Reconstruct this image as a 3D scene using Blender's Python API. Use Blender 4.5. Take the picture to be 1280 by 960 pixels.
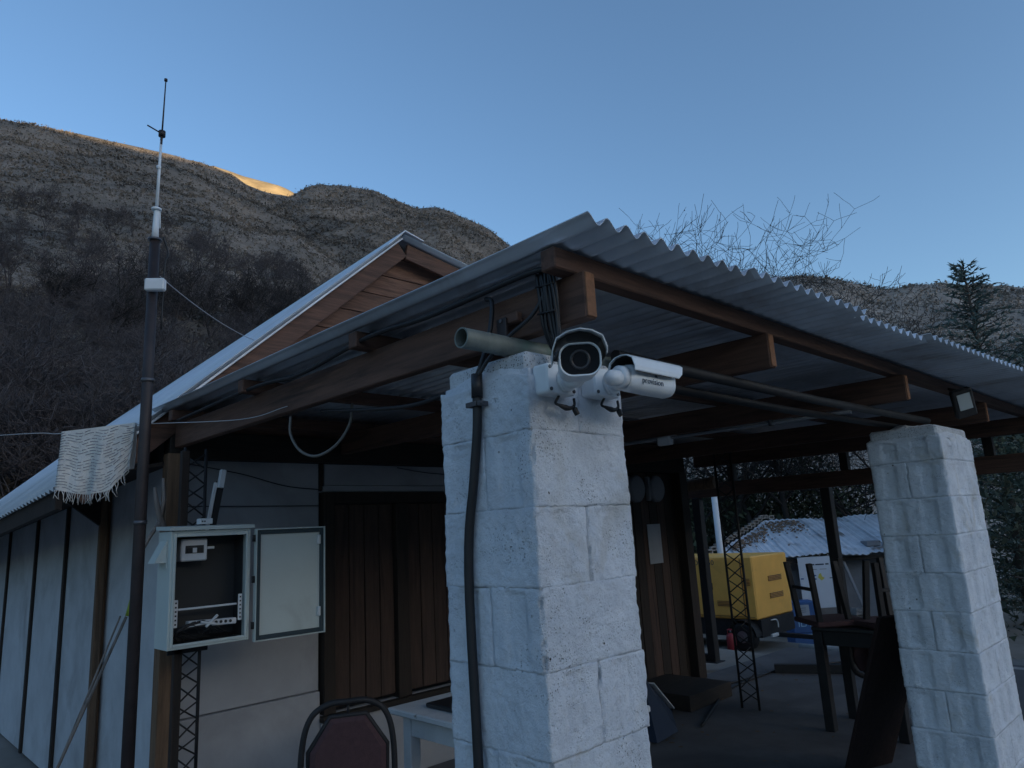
import bpy, math, random
import numpy as np
from mathutils import Vector, Matrix, noise
R = math.radians
for o in list(bpy.data.objects): bpy.data.objects.remove(o)
scn = bpy.context.scene
col = scn.collection
random.seed(7)

# ------------------------------------------------------------------ camera
PITCH, ROLL, YAW = R(11.822), R(-3.208), R(45.7445)
fw = Vector((math.cos(PITCH)*math.cos(YAW), math.cos(PITCH)*math.sin(YAW), math.sin(PITCH)))
rt = Vector((math.sin(YAW), -math.cos(YAW), 0)); upv = rt.cross(fw)
rx = rt*math.cos(ROLL)+upv*math.sin(ROLL); ux = upv*math.cos(ROLL)-rt*math.sin(ROLL)
cd = bpy.data.cameras.new('camera'); cam = bpy.data.objects.new('camera', cd); col.objects.link(cam)
m = Matrix.Identity(4)
for i in range(3):
    m[i][0] = rx[i]; m[i][1] = ux[i]; m[i][2] = -fw[i]
m[0][3], m[1][3], m[2][3] = 0, 0, 1.6
cam.matrix_world = m
cd.sensor_fit = 'HORIZONTAL'; cd.sensor_width = 36; cd.lens = 24.825
cd.clip_start = 0.05; cd.clip_end = 9000
scn.camera = cam

# ------------------------------------------------------------------ sky, sun, exposure
SUN_HEAD, SUN_EL = R(-80), R(7)
w = bpy.data.worlds.new('World'); scn.world = w; w.use_nodes = True
nt = w.node_tree
bg = nt.nodes['Background']
sky = nt.nodes.new('ShaderNodeTexSky'); sky.sky_type = 'NISHITA'; sky.sun_disc = False
sky.sun_elevation = SUN_EL; sky.sun_rotation = R(90)-SUN_HEAD
sky.altitude = 900; sky.air_density = 1.0; sky.dust_density = 3.0; sky.ozone_density = 2.5
nt.links.new(sky.outputs[0], bg.inputs[0]); bg.inputs[1].default_value = 0.15
sd = bpy.data.lights.new('sun', 'SUN'); sd.energy = 4.0; sd.angle = R(0.5); sd.color = (1.0, 0.72, 0.38)
so = bpy.data.objects.new('sun', sd); col.objects.link(so)
sdir = Vector((math.cos(SUN_HEAD)*math.cos(SUN_EL), math.sin(SUN_HEAD)*math.cos(SUN_EL), math.sin(SUN_EL)))
so.rotation_euler = (-sdir).to_track_quat('-Z', 'Y').to_euler(); so.location = (0, -20, 30)
vs = scn.view_settings; vs.view_transform = 'Standard'; vs.look = 'None'; vs.exposure = 1.15; vs.gamma = 1.0
vs.use_curve_mapping = False

# ------------------------------------------------------------------ materials
MATS = {}
def mat(name, color, rough=0.8, metal=0.0, var=0.0, vscale=6.0, stretch=(1,1,1), bump=0.0, bscale=60.0, dark=None, dscale=3.0, damt=(0.5,0.7),
        spots=None, grain=False, alpha=None, rnd=0.0):
    """procedural surface: base colour with noise variation, optional second colour in patches, optional spots, bump"""
    if name in MATS: return MATS[name]
    ma = bpy.data.materials.new(name); ma.use_nodes = True; MATS[name] = ma
    n = ma.node_tree.nodes; l = ma.node_tree.links; b = n['Principled BSDF']
    b.inputs['Roughness'].default_value = rough; b.inputs['Metallic'].default_value = metal
    tc = n.new('ShaderNodeTexCoord'); oi = n.new('ShaderNodeObjectInfo')
    mp = n.new('ShaderNodeMapping'); l.new(tc.outputs['Object'], mp.inputs['Vector']); mp.inputs['Scale'].default_value = stretch
    ad = n.new('ShaderNodeVectorMath'); ad.operation = 'MULTIPLY_ADD'
    cb = n.new('ShaderNodeCombineXYZ'); 
    for k in range(3): l.new(oi.outputs['Random'], cb.inputs[k])
    l.new(cb.outputs[0], ad.inputs[0]); ad.inputs[1].default_value = (17, 31, 23) if rnd or grain else (0, 0, 0); l.new(mp.outputs[0], ad.inputs[2])
    vec = ad.outputs[0]
    cur = n.new('ShaderNodeRGB'); cur.outputs[0].default_value = (*color, 1); cur = cur.outputs[0]
    def mix(a, bcol, fac, mode='MIX'):
        x = n.new('ShaderNodeMix'); x.data_type = 'RGBA'; x.blend_type = mode
        l.new(fac, x.inputs['Factor']) if not isinstance(fac, float) else setattr(x.inputs['Factor'], 'default_value', fac)
        l.new(a, x.inputs[6])
        if isinstance(bcol, tuple): x.inputs[7].default_value = (*bcol, 1)
        else: l.new(bcol, x.inputs[7])
        return x.outputs[2]
    def nz(scale, det=6, ro=0.6, dist=0.0):
        t = n.new('ShaderNodeTexNoise'); t.inputs['Scale'].default_value = scale; t.inputs['Detail'].default_value = det
        t.inputs['Roughness'].default_value = ro; t.inputs['Distortion'].default_value = dist; l.new(vec, t.inputs['Vector']); return t.outputs['Fac']
    def ramp(f, a, c):
        x = n.new('ShaderNodeMapRange'); x.inputs['From Min'].default_value = a; x.inputs['From Max'].default_value = c; l.new(f, x.inputs['Value']); x.clamp = True
        return x.outputs['Result']
    nf = nz(vscale, 8, 0.65, 0.4 if grain else 0.0)
    if var:
        f = ramp(nf, 0.3, 0.7)
        v = n.new('ShaderNodeMapRange'); v.inputs['To Min'].default_value = 1-var; v.inputs['To Max'].default_value = 1+var; l.new(f, v.inputs['Value'])
        g = n.new('ShaderNodeCombineColor'); 
        for k in range(3): l.new(v.outputs['Result'], g.inputs[k])
        cur = mix(cur, g.outputs[0], 1.0, 'MULTIPLY')
    if rnd:
        v = n.new('ShaderNodeMapRange'); v.inputs['To Min'].default_value = 1-rnd; v.inputs['To Max'].default_value = 1+rnd; l.new(oi.outputs['Random'], v.inputs['Value'])
        g = n.new('ShaderNodeCombineColor')
        for k in range(3): l.new(v.outputs['Result'], g.inputs[k])
        cur = mix(cur, g.outputs[0], 1.0, 'MULTIPLY')
    if dark:
        cur = mix(cur, dark, ramp(nz(dscale, 7, 0.62, 0.5), *damt))
    if spots:
        scol, ssc, slo, shi = spots
        vo = n.new('ShaderNodeTexVoronoi'); vo.inputs['Scale'].default_value = ssc; l.new(vec, vo.inputs['Vector'])
        reg = ramp(nz(2.3, 4), 0.40, 0.62)
        mm = n.new('ShaderNodeMath'); mm.operation = 'MULTIPLY'; l.new(ramp(vo.outputs['Distance'], shi, slo), mm.inputs[0]); l.new(reg, mm.inputs[1])
        cur = mix(cur, scol, mm.outputs[0])
    l.new(cur, b.inputs['Base Color'])
    if bump:
        bp = n.new('ShaderNodeBump'); bp.inputs['Strength'].default_value = bump; bp.inputs['Distance'].default_value = 0.01
        h = nz(bscale, 8, 0.7)
        if grain:
            a2 = n.new('ShaderNodeMath'); a2.operation = 'ADD'; l.new(h, a2.inputs[0]); l.new(nf, a2.inputs[1]); h = a2.outputs[0]
        l.new(h, bp.inputs['Height']); l.new(bp.outputs[0], b.inputs['Normal'])
    return ma

def wood(name, c, axis, dark=None, var=0.35):
    st = [9, 9, 9]; st[axis] = 0.7
    return mat(name, c, 0.75, var=var, vscale=5.0, stretch=tuple(st), bump=0.35, bscale=14, dark=dark or tuple(x*0.35 for x in c), dscale=2.2, damt=(0.52, 0.72), grain=True, rnd=0.18)
W_BEAM_Y = wood('stained_beam_wood_y', (0.098, 0.049, 0.033), 1)
W_BEAM_X = wood('stained_beam_wood_x', (0.098, 0.049, 0.033), 0)
W_GABLE = wood('gable_plank_wood', (0.17, 0.086, 0.054), 0, dark=(0.06, 0.028, 0.017), var=0.45)
W_RAKE = wood('barge_board_wood', (0.125, 0.062, 0.040), 0)
W_SHUT = wood('shutter_wood', (0.060, 0.034, 0.025), 2)
W_DARK = wood('dark_frame_wood', (0.022, 0.014, 0.010), 2)
W_DARKX = wood('dark_header_wood', (0.020, 0.014, 0.010), 0)
W_POST = wood('weathered_post_wood', (0.16, 0.095, 0.055), 2)
W_GREY = wood('grey_driftwood', (0.22, 0.19, 0.17), 2)
W_ENDS = mat('sawn_beam_end', (0.22, 0.10, 0.048), 0.8, var=0.35, vscale=30, bump=0.3, bscale=90)
def block_material():
    ma = bpy.data.materials.new('limewashed_block'); ma.use_nodes = True; n = ma.node_tree.nodes; l = ma.node_tree.links; b = n['Principled BSDF']
    b.inputs['Roughness'].default_value = 0.93
    tc = n.new('ShaderNodeTexCoord'); vec = tc.outputs['Object']
    def nz(sc, det=6, ro=0.6, dist=0.0):
        t = n.new('ShaderNodeTexNoise'); t.inputs['Scale'].default_value = sc; t.inputs['Detail'].default_value = det; t.inputs['Roughness'].default_value = ro; t.inputs['Distortion'].default_value = dist
        l.new(vec, t.inputs['Vector']); return t.outputs['Fac']
    def rm(f, a, c, lo=0.0, hi=1.0):
        x = n.new('ShaderNodeMapRange'); x.inputs['From Min'].default_value = a; x.inputs['From Max'].default_value = c; x.inputs['To Min'].default_value = lo; x.inputs['To Max'].default_value = hi; l.new(f, x.inputs['Value']); return x.outputs['Result']
    def mix(a, bc, fac):
        x = n.new('ShaderNodeMix'); x.data_type = 'RGBA'; l.new(fac, x.inputs['Factor'])
        if isinstance(a, tuple): x.inputs[6].default_value = (*a, 1)
        else: l.new(a, x.inputs[6])
        x.inputs[7].default_value = (*bc, 1); return x.outputs[2]
    def mul(a, c):
        x = n.new('ShaderNodeMath'); x.operation = 'MULTIPLY'; l.new(a, x.inputs[0]); l.new(c, x.inputs[1]); return x.outputs[0]
    c = mix((0.84, 0.88, 0.94), (0.70, 0.74, 0.80), rm(nz(7, 8, 0.7), 0.42, 0.66))
    c = mix(c, (0.60, 0.58, 0.53), rm(nz(3.1, 6, 0.6, 0.6), 0.58, 0.74, 0, 0.8))          # damp, earthy stains
    c = mix(c, (0.40, 0.41, 0.43), rm(nz(34, 9, 0.8), 0.55, 0.70, 0, 0.50))                # thin paint over rough grit
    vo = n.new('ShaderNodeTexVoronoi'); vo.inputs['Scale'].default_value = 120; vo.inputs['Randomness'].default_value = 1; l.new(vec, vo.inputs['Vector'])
    pit = mul(rm(vo.outputs['Distance'], 0.34, 0.12, 0, 0.75), rm(nz(7.5, 6, 0.7), 0.50, 0.66))     # open pores, their cavity shading painted in dark
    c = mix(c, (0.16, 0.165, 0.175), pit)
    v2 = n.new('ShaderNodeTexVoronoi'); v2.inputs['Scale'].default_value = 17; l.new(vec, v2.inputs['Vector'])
    hole = rm(v2.outputs['Distance'], 0.085, 0.06); c = mix(c, (0.05, 0.05, 0.055), mul(hole, rm(nz(4, 2), 0.56, 0.60)))  # larger pits, their shaded inside painted dark too
    l.new(c, b.inputs['Base Color'])
    h1 = n.new('ShaderNodeMath'); h1.operation = 'MULTIPLY_ADD'; l.new(nz(38, 9, 0.75), h1.inputs[0]); h1.inputs[1].default_value = 1.0
    neg = n.new('ShaderNodeMath'); neg.operation = 'MULTIPLY'; l.new(pit, neg.inputs[0]); neg.inputs[1].default_value = -0.5; l.new(neg.outputs[0], h1.inputs[2])
    bp = n.new('ShaderNodeBump'); bp.inputs['Strength'].default_value = 1.0; bp.inputs['Distance'].default_value = 0.017; l.new(h1.outputs[0], bp.inputs['Height']); l.new(bp.outputs[0], b.inputs['Normal'])
    return ma
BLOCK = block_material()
MORTAR = mat('limewashed_mortar', (0.66, 0.68, 0.71), 0.95, var=0.2, vscale=9, bump=1.0, bscale=90, spots=((0.08, 0.08, 0.08), 120, 0.18, 0.34))
ZINC = mat('galvanised_sheet', (0.52, 0.55, 0.60), 0.30, 0.55, var=0.16, vscale=2.0, bump=0.05, bscale=6, dark=(0.24, 0.205, 0.19), dscale=1.6, damt=(0.5, 0.78), rnd=0.08)
ZINC_L = mat('pale_roof_sheet', (0.62, 0.66, 0.70), 0.5, 0.25, var=0.1, vscale=2.5, dark=(0.38, 0.40, 0.42), dscale=1.4, damt=(0.55, 0.9), bump=0.05, bscale=8, rnd=0.06)
ZINC_OLD = mat('old_white_sheet', (0.62, 0.66, 0.72), 0.6, 0.1, var=0.2, vscale=3, dark=(0.22, 0.19, 0.17), dscale=1.3, damt=(0.55, 0.68), rnd=0.1)
PANEL = mat('fibre_cement_panel', (0.34, 0.35, 0.375), 0.85, var=0.10, vscale=2, bump=0.1, bscale=40, dark=(0.19, 0.19, 0.20), dscale=1.1, damt=(0.52, 0.85), rnd=0.05)
PANEL_W = mat('painted_wall_panel', (0.44, 0.46, 0.49), 0.85, var=0.14, vscale=3, bump=0.25, bscale=30, dark=(0.25, 0.25, 0.26), dscale=1.5, damt=(0.5, 0.8), rnd=0.05)
STEEL_BLK = mat('black_painted_steel', (0.014, 0.014, 0.016), 0.65, 0.0, var=0.3, vscale=12, bump=0.1, bscale=60)
STEEL_DK = mat('dark_brown_pole_paint', (0.035, 0.027, 0.028), 0.55, 0.2, var=0.35, vscale=7, bump=0.15, bscale=40, dark=(0.08, 0.045, 0.03), dscale=5, damt=(0.6, 0.75))
STEEL_GAL = mat('weathered_pipe', (0.21, 0.235, 0.215), 0.55, 0.4, var=0.25, vscale=14, dark=(0.13, 0.20, 0.16), dscale=6, damt=(0.5, 0.7), bump=0.2, bscale=70)
CAMWHITE = mat('white_camera_paint', (0.72, 0.75, 0.77), 0.38, var=0.04, vscale=9, dark=(0.52, 0.52, 0.50), dscale=9, damt=(0.62, 0.9))
GLASSBLK = mat('black_glass', (0.006, 0.006, 0.008), 0.08)
LENSRING = mat('lens_ring_metal', (0.05, 0.05, 0.055), 0.35, 0.5)
RUBBER = mat('black_rubber', (0.012, 0.012, 0.014), 0.5, var=0.2, vscale=20)
SCREW = mat('screw_steel', (0.12, 0.12, 0.13), 0.4, 0.7)
INK = mat('dark_print', (0.03, 0.05, 0.08), 0.6)
CAB = mat('cabinet_paint', (0.52, 0.58, 0.56), 0.45, var=0.05, vscale=4, dark=(0.38, 0.42, 0.41), dscale=3, damt=(0.6, 0.85))
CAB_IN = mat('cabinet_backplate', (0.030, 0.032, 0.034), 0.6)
GASKET = mat('door_gasket', (0.035, 0.055, 0.065), 0.8)
PLASTIC = mat('white_plastic', (0.68, 0.69, 0.70), 0.4, var=0.05, vscale=10)
YELLOW = mat('generator_yellow', (0.95, 0.50, 0.11), 0.42, var=0.08, vscale=2.5, dark=(0.66, 0.32, 0.08), dscale=2.2, damt=(0.6, 0.85))
DKYELLOW = mat('louvre_brown', (0.30, 0.15, 0.05), 0.6)
BLUE = mat('blue_carton', (0.035, 0.10, 0.26), 0.6, var=0.12, vscale=6)
LBLUE = mat('pale_blue_print', (0.30, 0.50, 0.66), 0.6)
YPRINT = mat('yellow_print', (0.55, 0.50, 0.10), 0.6)
BANNER = mat('banner_vinyl', (0.52, 0.58, 0.66), 0.5, var=0.05, vscale=2)
RED = mat('red_cylinder_paint', (0.33, 0.035, 0.045), 0.45, var=0.15, vscale=8)
CUSHION = mat('maroon_upholstery', (0.070, 0.036, 0.040), 0.9, var=0.15, vscale=40, bump=0.2, bscale=200)
TABLEW = mat('chipped_white_paint', (0.55, 0.56, 0.57), 0.7, var=0.1, vscale=8, dark=(0.22, 0.18, 0.15), dscale=12, damt=(0.62, 0.70), bump=0.2, bscale=40)
TRAY = mat('dark_laminate', (0.018, 0.02, 0.024), 0.35)
CONC = mat('concrete_floor', (0.10, 0.10, 0.105), 0.8, var=0.35, vscale=1.3, dark=(0.055, 0.055, 0.06), dscale=0.8, damt=(0.45, 0.65), bump=0.3, bscale=16)
KERB = mat('pale_kerb', (0.34, 0.33, 0.32), 0.9, var=0.2, vscale=4, bump=0.3, bscale=40)
DIRT = mat('dirt_ground', (0.27, 0.25, 0.225), 0.95, var=0.35, vscale=0.5, dark=(0.17, 0.155, 0.13), dscale=0.25, damt=(0.45, 0.6), bump=0.6, bscale=8)
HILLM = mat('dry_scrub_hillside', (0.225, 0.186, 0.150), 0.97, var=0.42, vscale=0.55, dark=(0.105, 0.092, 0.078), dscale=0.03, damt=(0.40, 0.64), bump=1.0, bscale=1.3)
HILLR = mat('lightened_scrub_hillside', (0.31, 0.262, 0.218), 0.97, var=0.42, vscale=0.55, dark=(0.17, 0.148, 0.125), dscale=0.03, damt=(0.45, 0.68), bump=1.0, bscale=1.3)  # HILLM lightened in colour to offset weak sky glow on the right hill
SCRUBR = mat('lightened_scrub_twigs', (0.27, 0.228, 0.19), 0.95, var=0.5, vscale=0.3, dark=(0.15, 0.13, 0.11), dscale=0.03, damt=(0.45, 0.6))  # scrub colour lightened likewise against the dim light there
GOLD = mat('dry_grass_hillside', (0.30, 0.235, 0.14), 0.97, var=0.35, vscale=0.08, dark=(0.17, 0.14, 0.08), dscale=0.03, damt=(0.5, 0.68), bump=1.0, bscale=0.5)
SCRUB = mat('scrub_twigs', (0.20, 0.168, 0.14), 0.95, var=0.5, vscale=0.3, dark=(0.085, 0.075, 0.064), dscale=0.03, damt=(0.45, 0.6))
TWIG = mat('bare_twig_bark', (0.085, 0.073, 0.074), 0.9, var=0.4, vscale=0.4, rnd=0.15)
TWIGD = mat('dark_twig_bark', (0.035, 0.030, 0.029), 0.9, var=0.3, vscale=1.0)
LEAFD = mat('dark_evergreen_leaf', (0.055, 0.070, 0.042), 0.8, var=0.5, vscale=0.7, rnd=0.2)
CYP = mat('conifer_needles', (0.095, 0.135, 0.125), 0.85, var=0.45, vscale=0.9)
BARK = mat('tree_bark', (0.075, 0.058, 0.045), 0.95, var=0.3, vscale=6, bump=0.8, bscale=20)
RUG = mat('woven_rug', (0.62, 0.60, 0.57), 0.95, var=0.1, vscale=8, bump=0.5, bscale=120)
RUGLINE = mat('rug_dark_weft', (0.16, 0.16, 0.19), 0.95)
HOSE = mat('pale_hose', (0.13, 0.122, 0.11), 0.5)
WIREM = mat('galvanised_wire', (0.45, 0.45, 0.46), 0.5, 0.5)
BRICKM = mat('hollow_brick', (0.34, 0.29, 0.25), 0.95, var=0.25, vscale=9, bump=0.4, bscale=40, rnd=0.15)
RUBBLE = mat('brick_rubble', (0.20, 0.14, 0.10), 0.95, var=0.5, vscale=7, rnd=0.3)
STONE = mat('rough_stone', (0.22, 0.21, 0.20), 0.95, var=0.4, vscale=4, bump=0.8, bscale=14, rnd=0.3)
CEMENT = mat('grey_cement_render', (0.22, 0.23, 0.25), 0.95, var=0.2, vscale=2, bump=0.3, bscale=20)
LAMPGLASS = mat('floodlight_glass', (0.42, 0.46, 0.46), 0.15)
BLUETARP = mat('blue_tarp', (0.010, 0.022, 0.05), 0.6)
PAPER = mat('pinned_notice_paper', (0.34, 0.37, 0.42), 0.8, var=0.1, vscale=6)
CHROME = mat('wheel_rim_metal', (0.22, 0.23, 0.25), 0.35, 0.6)
GREENTIP = mat('yellow_green_handle', (0.30, 0.38, 0.05), 0.6)

# ------------------------------------------------------------------ mesh builder
ORG = {}
class MB:
    def __init__(s): s.v = []; s.f = []; s.M = None; s.sm = []
    def add(s, vs, fs, smooth=False):
        o = len(s.v)
        if s.M is not None: vs = [tuple(s.M @ Vector(p)) for p in vs]
        s.v += [tuple(p) for p in vs]; s.f += [tuple(i+o for i in f) for f in fs]; s.sm += [smooth]*len(fs)
        return s
    def box(s, c, d, rot=None, ch=0.003):
        x, y, z = d[0]/2, d[1]/2, d[2]/2; ch = min(ch, x*0.45, y*0.45, z*0.45)
        vs = []; idx = {}
        for sx in (-1, 1):
            for sy in (-1, 1):
                for sz in (-1, 1):
                    for k in range(3):
                        p = [sx*x, sy*y, sz*z]
                        for j in range(3):
                            if j != k: p[j] -= (sx, sy, sz)[j]*ch
                        idx[(sx, sy, sz, k)] = len(vs); vs.append(p)
        fs = []
        for k in range(3):
            a, b = [(1, 2), (2, 0), (0, 1)][k]
            for sg in (-1, 1):
                q = []
                for (sa, sb) in ((-1, -1), (1, -1), (1, 1), (-1, 1)):
                    t = [0, 0, 0]; t[k] = sg; t[a] = sa; t[b] = sb; q.append(idx[(*t, k)])
                fs.append(q if sg > 0 else q[::-1])
        for k in range(3):           # edge chamfers, edge along axis k
            a, b = [(1, 2), (2, 0), (0, 1)][k]
            for sa in (-1, 1):
                for sb in (-1, 1):
                    t1 = [0, 0, 0]; t1[a] = sa; t1[b] = sb; t0 = t1[:]; t0[k] = -1; t1[k] = 1
                    q = [idx[(*t0, a)], idx[(*t1, a)], idx[(*t1, b)], idx[(*t0, b)]]
                    fs.append(q if sa*sb < 0 else q[::-1])
        for sx in (-1, 1):
            for sy in (-1, 1):
                for sz in (-1, 1):
                    q = [idx[(sx, sy, sz, k)] for k in range(3)]
                    fs.append(q if sx*sy*sz > 0 else q[::-1])
        rm = rot if rot is not None else Matrix.Identity(3)
        C = Vector(c)
        return s.add([tuple(rm @ Vector(p) + C) for p in vs], fs)
    def bx(s, x0, x1, y0, y1, z0, z1, ch=0.003):
        return s.box(((x0+x1)/2, (y0+y1)/2, (z0+z1)/2), (abs(x1-x0), abs(y1-y0), abs(z1-z0)), None, ch)
    def bar(s, p, q, wd, ht, up=(0, 0, 1), ch=0.003):
        p, q = Vector(p), Vector(q); a = (q-p); L = a.length; a.normalize(); u = Vector(up); r = a.cross(u)
        if r.length < 1e-4: r = a.cross(Vector((1, 0, 0)))
        r.normalize(); u = r.cross(a)
        rm = Matrix((r, a, u)).transposed()
        return s.box((p+q)/2, (wd, L, ht), rm, ch)
    def tube(s, pts, r, n=8, cap=True, closed=False):
        pts = [Vector(p) for p in pts]; N = len(pts)
        rs = r if isinstance(r, (list, tuple)) else [r]*N
        vs = []; prev = None
        for i, p in enumerate(pts):
            if closed: t = pts[(i+1) % N]-pts[i-1]
            else: t = pts[min(i+1, N-1)]-pts[max(i-1, 0)]
            t.normalize()
            if prev is None:
                prev = t.orthogonal().normalized()
            u = (prev - t*prev.dot(t))
            if u.length < 1e-5: u = t.orthogonal()
            u.normalize(); prev = u; b = t.cross(u)
            for k in range(n):
                a = 2*math.pi*k/n; vs.append(tuple(p+(u*math.cos(a)+b*math.sin(a))*rs[i]))
        fs = []
        for i in range(N if closed else N-1):
            j = (i+1) % N
            for k in range(n):
                fs.append((i*n+k, i*n+(k+1) % n, j*n+(k+1) % n, j*n+k))
        s.add(vs, fs, True)
        if cap and not closed:
            o = len(s.v)-len(vs)
            s.f += [tuple(o+k for k in range(n))[::-1], tuple(o+(N-1)*n+k for k in range(n))]; s.sm += [False, False]
        return s
    def loft(s, rings, cap=True, smooth=True, closed_ring=True):
        n = len(rings[0]); vs = [p for r_ in rings for p in r_]; fs = []
        for i in range(len(rings)-1):
            for k in range(n if closed_ring else n-1):
                fs.append((i*n+k, i*n+(k+1) % n, (i+1)*n+(k+1) % n, (i+1)*n+k))
        s.add(vs, fs, smooth)
        if cap:
            o = len(s.v)-len(vs)
            s.f += [tuple(o+k for k in range(n))[::-1], tuple(o+(len(rings)-1)*n+k for k in range(n))]; s.sm += [False, False]
        return s
    def disc(s, c, ax, r, h, n=16):
        c = Vector(c); ax = Vector(ax).normalized(); return s.tube([c, c+ax*h], r, n)
    def prism(s, poly, d):      # extrude polygon (list of 3d points) by vector d
        n = len(poly); d = Vector(d); vs = [Vector(p) for p in poly]; vs = vs+[p+d for p in vs]
        fs = [tuple(range(n))[::-1], tuple(range(n, 2*n))]+[(k, (k+1) % n, n+(k+1) % n, n+k) for k in range(n)]
        return s.add([tuple(p) for p in vs], fs)
    def build(s, name, ma, parent=None, kind=None):
        org = ORG.get(parent.name, Vector((0, 0, 0))) if parent else Vector((0, 0, 0))
        me = bpy.data.meshes.new(name)
        me.from_pydata([(p[0]-org[0], p[1]-org[1], p[2]-org[2]) for p in s.v], [], s.f)
        me.polygons.foreach_set('use_smooth', s.sm)
        me.materials.append(ma); me.update()
        o = bpy.data.objects.new(name, me); col.objects.link(o)
        if parent: o.parent = parent; ORG[o.name] = org
        if kind: o['kind'] = kind
        return o
def npmesh(name, V, F, ma, parent=None, kind=None):
    """big triangle mesh from arrays"""
    me = bpy.data.meshes.new(name); V = np.asarray(V, np.float32); F = np.asarray(F, np.int32)
    k = F.shape[1]
    me.vertices.add(len(V)); me.vertices.foreach_set('co', V.ravel())
    me.loops.add(F.size); me.loops.foreach_set('vertex_index', F.ravel())
    me.polygons.add(len(F)); me.polygons.foreach_set('loop_start', np.arange(0, F.size, k, dtype=np.int32))
    me.update(calc_edges=True); me.materials.append(ma)
    o = bpy.data.objects.new(name, me); col.objects.link(o)
    if parent: o.parent = parent
    if kind: o['kind'] = kind
    return o
def thing(name, label, cat, loc=(0, 0, 0), group=None):
    o = bpy.data.objects.new(name, None); col.objects.link(o); o.location = loc; o.empty_display_size = 0.1
    ORG[o.name] = Vector(loc); o['label'] = label; o['category'] = cat
    if group: o['group'] = group
    return o
def tag(o, label, cat, group=None):
    o['label'] = label; o['category'] = cat
    if group: o['group'] = group
    return o
def copy_tree(o, parent=None):
    c = o.copy(); col.objects.link(c); c.parent = parent
    for ch in list(o.children): copy_tree(ch, c)
    return c
def text_mesh(body, size, name, ma, parent, M, extr=0.0006):
    cu = bpy.data.curves.new(name, 'FONT'); cu.body = body; cu.size = size; cu.extrude = extr; cu.align_x = 'CENTER'; cu.align_y = 'CENTER'; cu.resolution_u = 3
    t = bpy.data.objects.new(name, cu); col.objects.link(t)
    me = bpy.data.meshes.new_from_object(t.evaluated_get(bpy.context.evaluated_depsgraph_get()))
    bpy.data.objects.remove(t); bpy.data.curves.remove(cu)
    org = ORG.get(parent.name, Vector((0, 0, 0)))
    me.transform(Matrix.Translation(-org) @ M); me.materials.clear(); me.materials.append(ma)
    o = bpy.data.objects.new(name, me); col.objects.link(o); o.parent = parent; ORG[o.name] = org
    return o
def frame(o, x, y, z):
    m4 = Matrix.Identity(4)
    for i in range(3): m4[i][0] = x[i]; m4[i][1] = y[i]; m4[i][2] = z[i]; m4[i][3] = o[i]
    return m4
def curve_pts(ctrl, n=8):          # Catmull-Rom
    P = [Vector(p) for p in ctrl]; P = [P[0]*2-P[1]]+P+[P[-1]*2-P[-2]]; out = []
    for i in range(1, len(P)-2):
        for k in range(n):
            t = k/n; a, b, c, d = P[i-1], P[i], P[i+1], P[i+2]
            out.append(0.5*((2*b)+(c-a)*t+(2*a-5*b+4*c-d)*t*t+(3*b-a-3*c+d)*t**3))
    out.append(P[-2]); return out
def sag(p, q, drop, n=12):
    p, q = Vector(p), Vector(q)
    return [p.lerp(q, i/n)-Vector((0, 0, drop*4*(i/n)*(1-i/n))) for i in range(n+1)]

# ================================================================== terrain
def smooth(a, b, x):
    t = max(0.0, min(1.0, (x-a)/(b-a))); return t*t*(3-2*t)
def ground_z(x, y):
    z = -0.09
    d = math.hypot(x, y)
    z -= 0.22*smooth(8.9, 9.8, x)+0.45*smooth(10.9, 13.0, x)
    return z + 0.03*noise.noise((x*0.3, y*0.3, 0)) if d < 200 else z
rr = [0.0]+list(np.geomspace(0.6, 6000, 110)); na = 160
V = [(0, 0, -0.09)]; F = []
for i, r_ in enumerate(rr[1:]):
    for k in range(na):
        a = 2*math.pi*k/na; x, y = r_*math.cos(a), r_*math.sin(a); V.append((x, y, ground_z(x, y)))
for k in range(na): F.append((0, 1+k, 1+(k+1) % na))
g = MB(); g.v = V; g.f = F; 
for i in range(len(rr)-2):
    for k in range(na):
        a, b = 1+i*na+k, 1+i*na+(k+1) % na; g.f.append((a, a+na, b+na, b))
g.sm = [True]*len(g.f)
g.build('ground', DIRT, kind='structure')

CR_A = [(150,420,150),(130,410,185),(110,405,204),(100,400,208),(89.86,400,209.8),(86.58,395,210.8),(83.92,390,210.9),(81.56,390,212.6),(79.06,390,213.2),(75.87,390,213.0),(73.63,390,212.0),(70.72,390,209.9),(68.29,390,205.3),(67.05,385,197.1),(65.48,380,191.6),(63.57,375,188.0),(61.31,370,173.2),(58.04,360,149.1),(50,350,90)]
CR_C = [(80,640,300),(74,620,325),(69.52,620,331.1),(67.68,620,325.7),(65.81,620,322.1),(64.54,620,319.8),(63.39,620,314.0),(62.28,620,303.2),(60.00,620,282.1),(52,620,200)]
CR_B = [(76,290,80),(71.57,300,115.6),(67.58,310,138.4),(64.84,320,156.0),(63.38,330,167.0),(62.29,335,174.4),(61.31,340,178.8),(59.32,340,178.8),(56.63,340,176.5),(54.60,340,171.0),(53.24,340,167.1),(51.50,340,167.9),(50.13,340,165.1),(48.43,340,159.4),(47.07,340,155.1),(46.07,340,149.9),(45.09,340,143.9),(43.13,340,132.2),(40.07,340,103.1),(35.41,340,60.2)]
CR_D = [(52,310,30),(45.74,300,64.4),(36.10,260,77.5),(32.71,260,83.5),(30.08,260,85.9),(26.93,260,86.3),(24.50,260,85.9),(22.15,260,85.0),(19.95,260,81.7),(18.14,260,77.3),(16.64,260,73.8),(14.81,260,73.9),(12.86,260,72.3),(10.12,260,68.6),(8.00,260,65.1),(3.76,260,57.7),(-2.70,260,47.2),(-20,280,34),(-45,320,20)]
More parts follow.
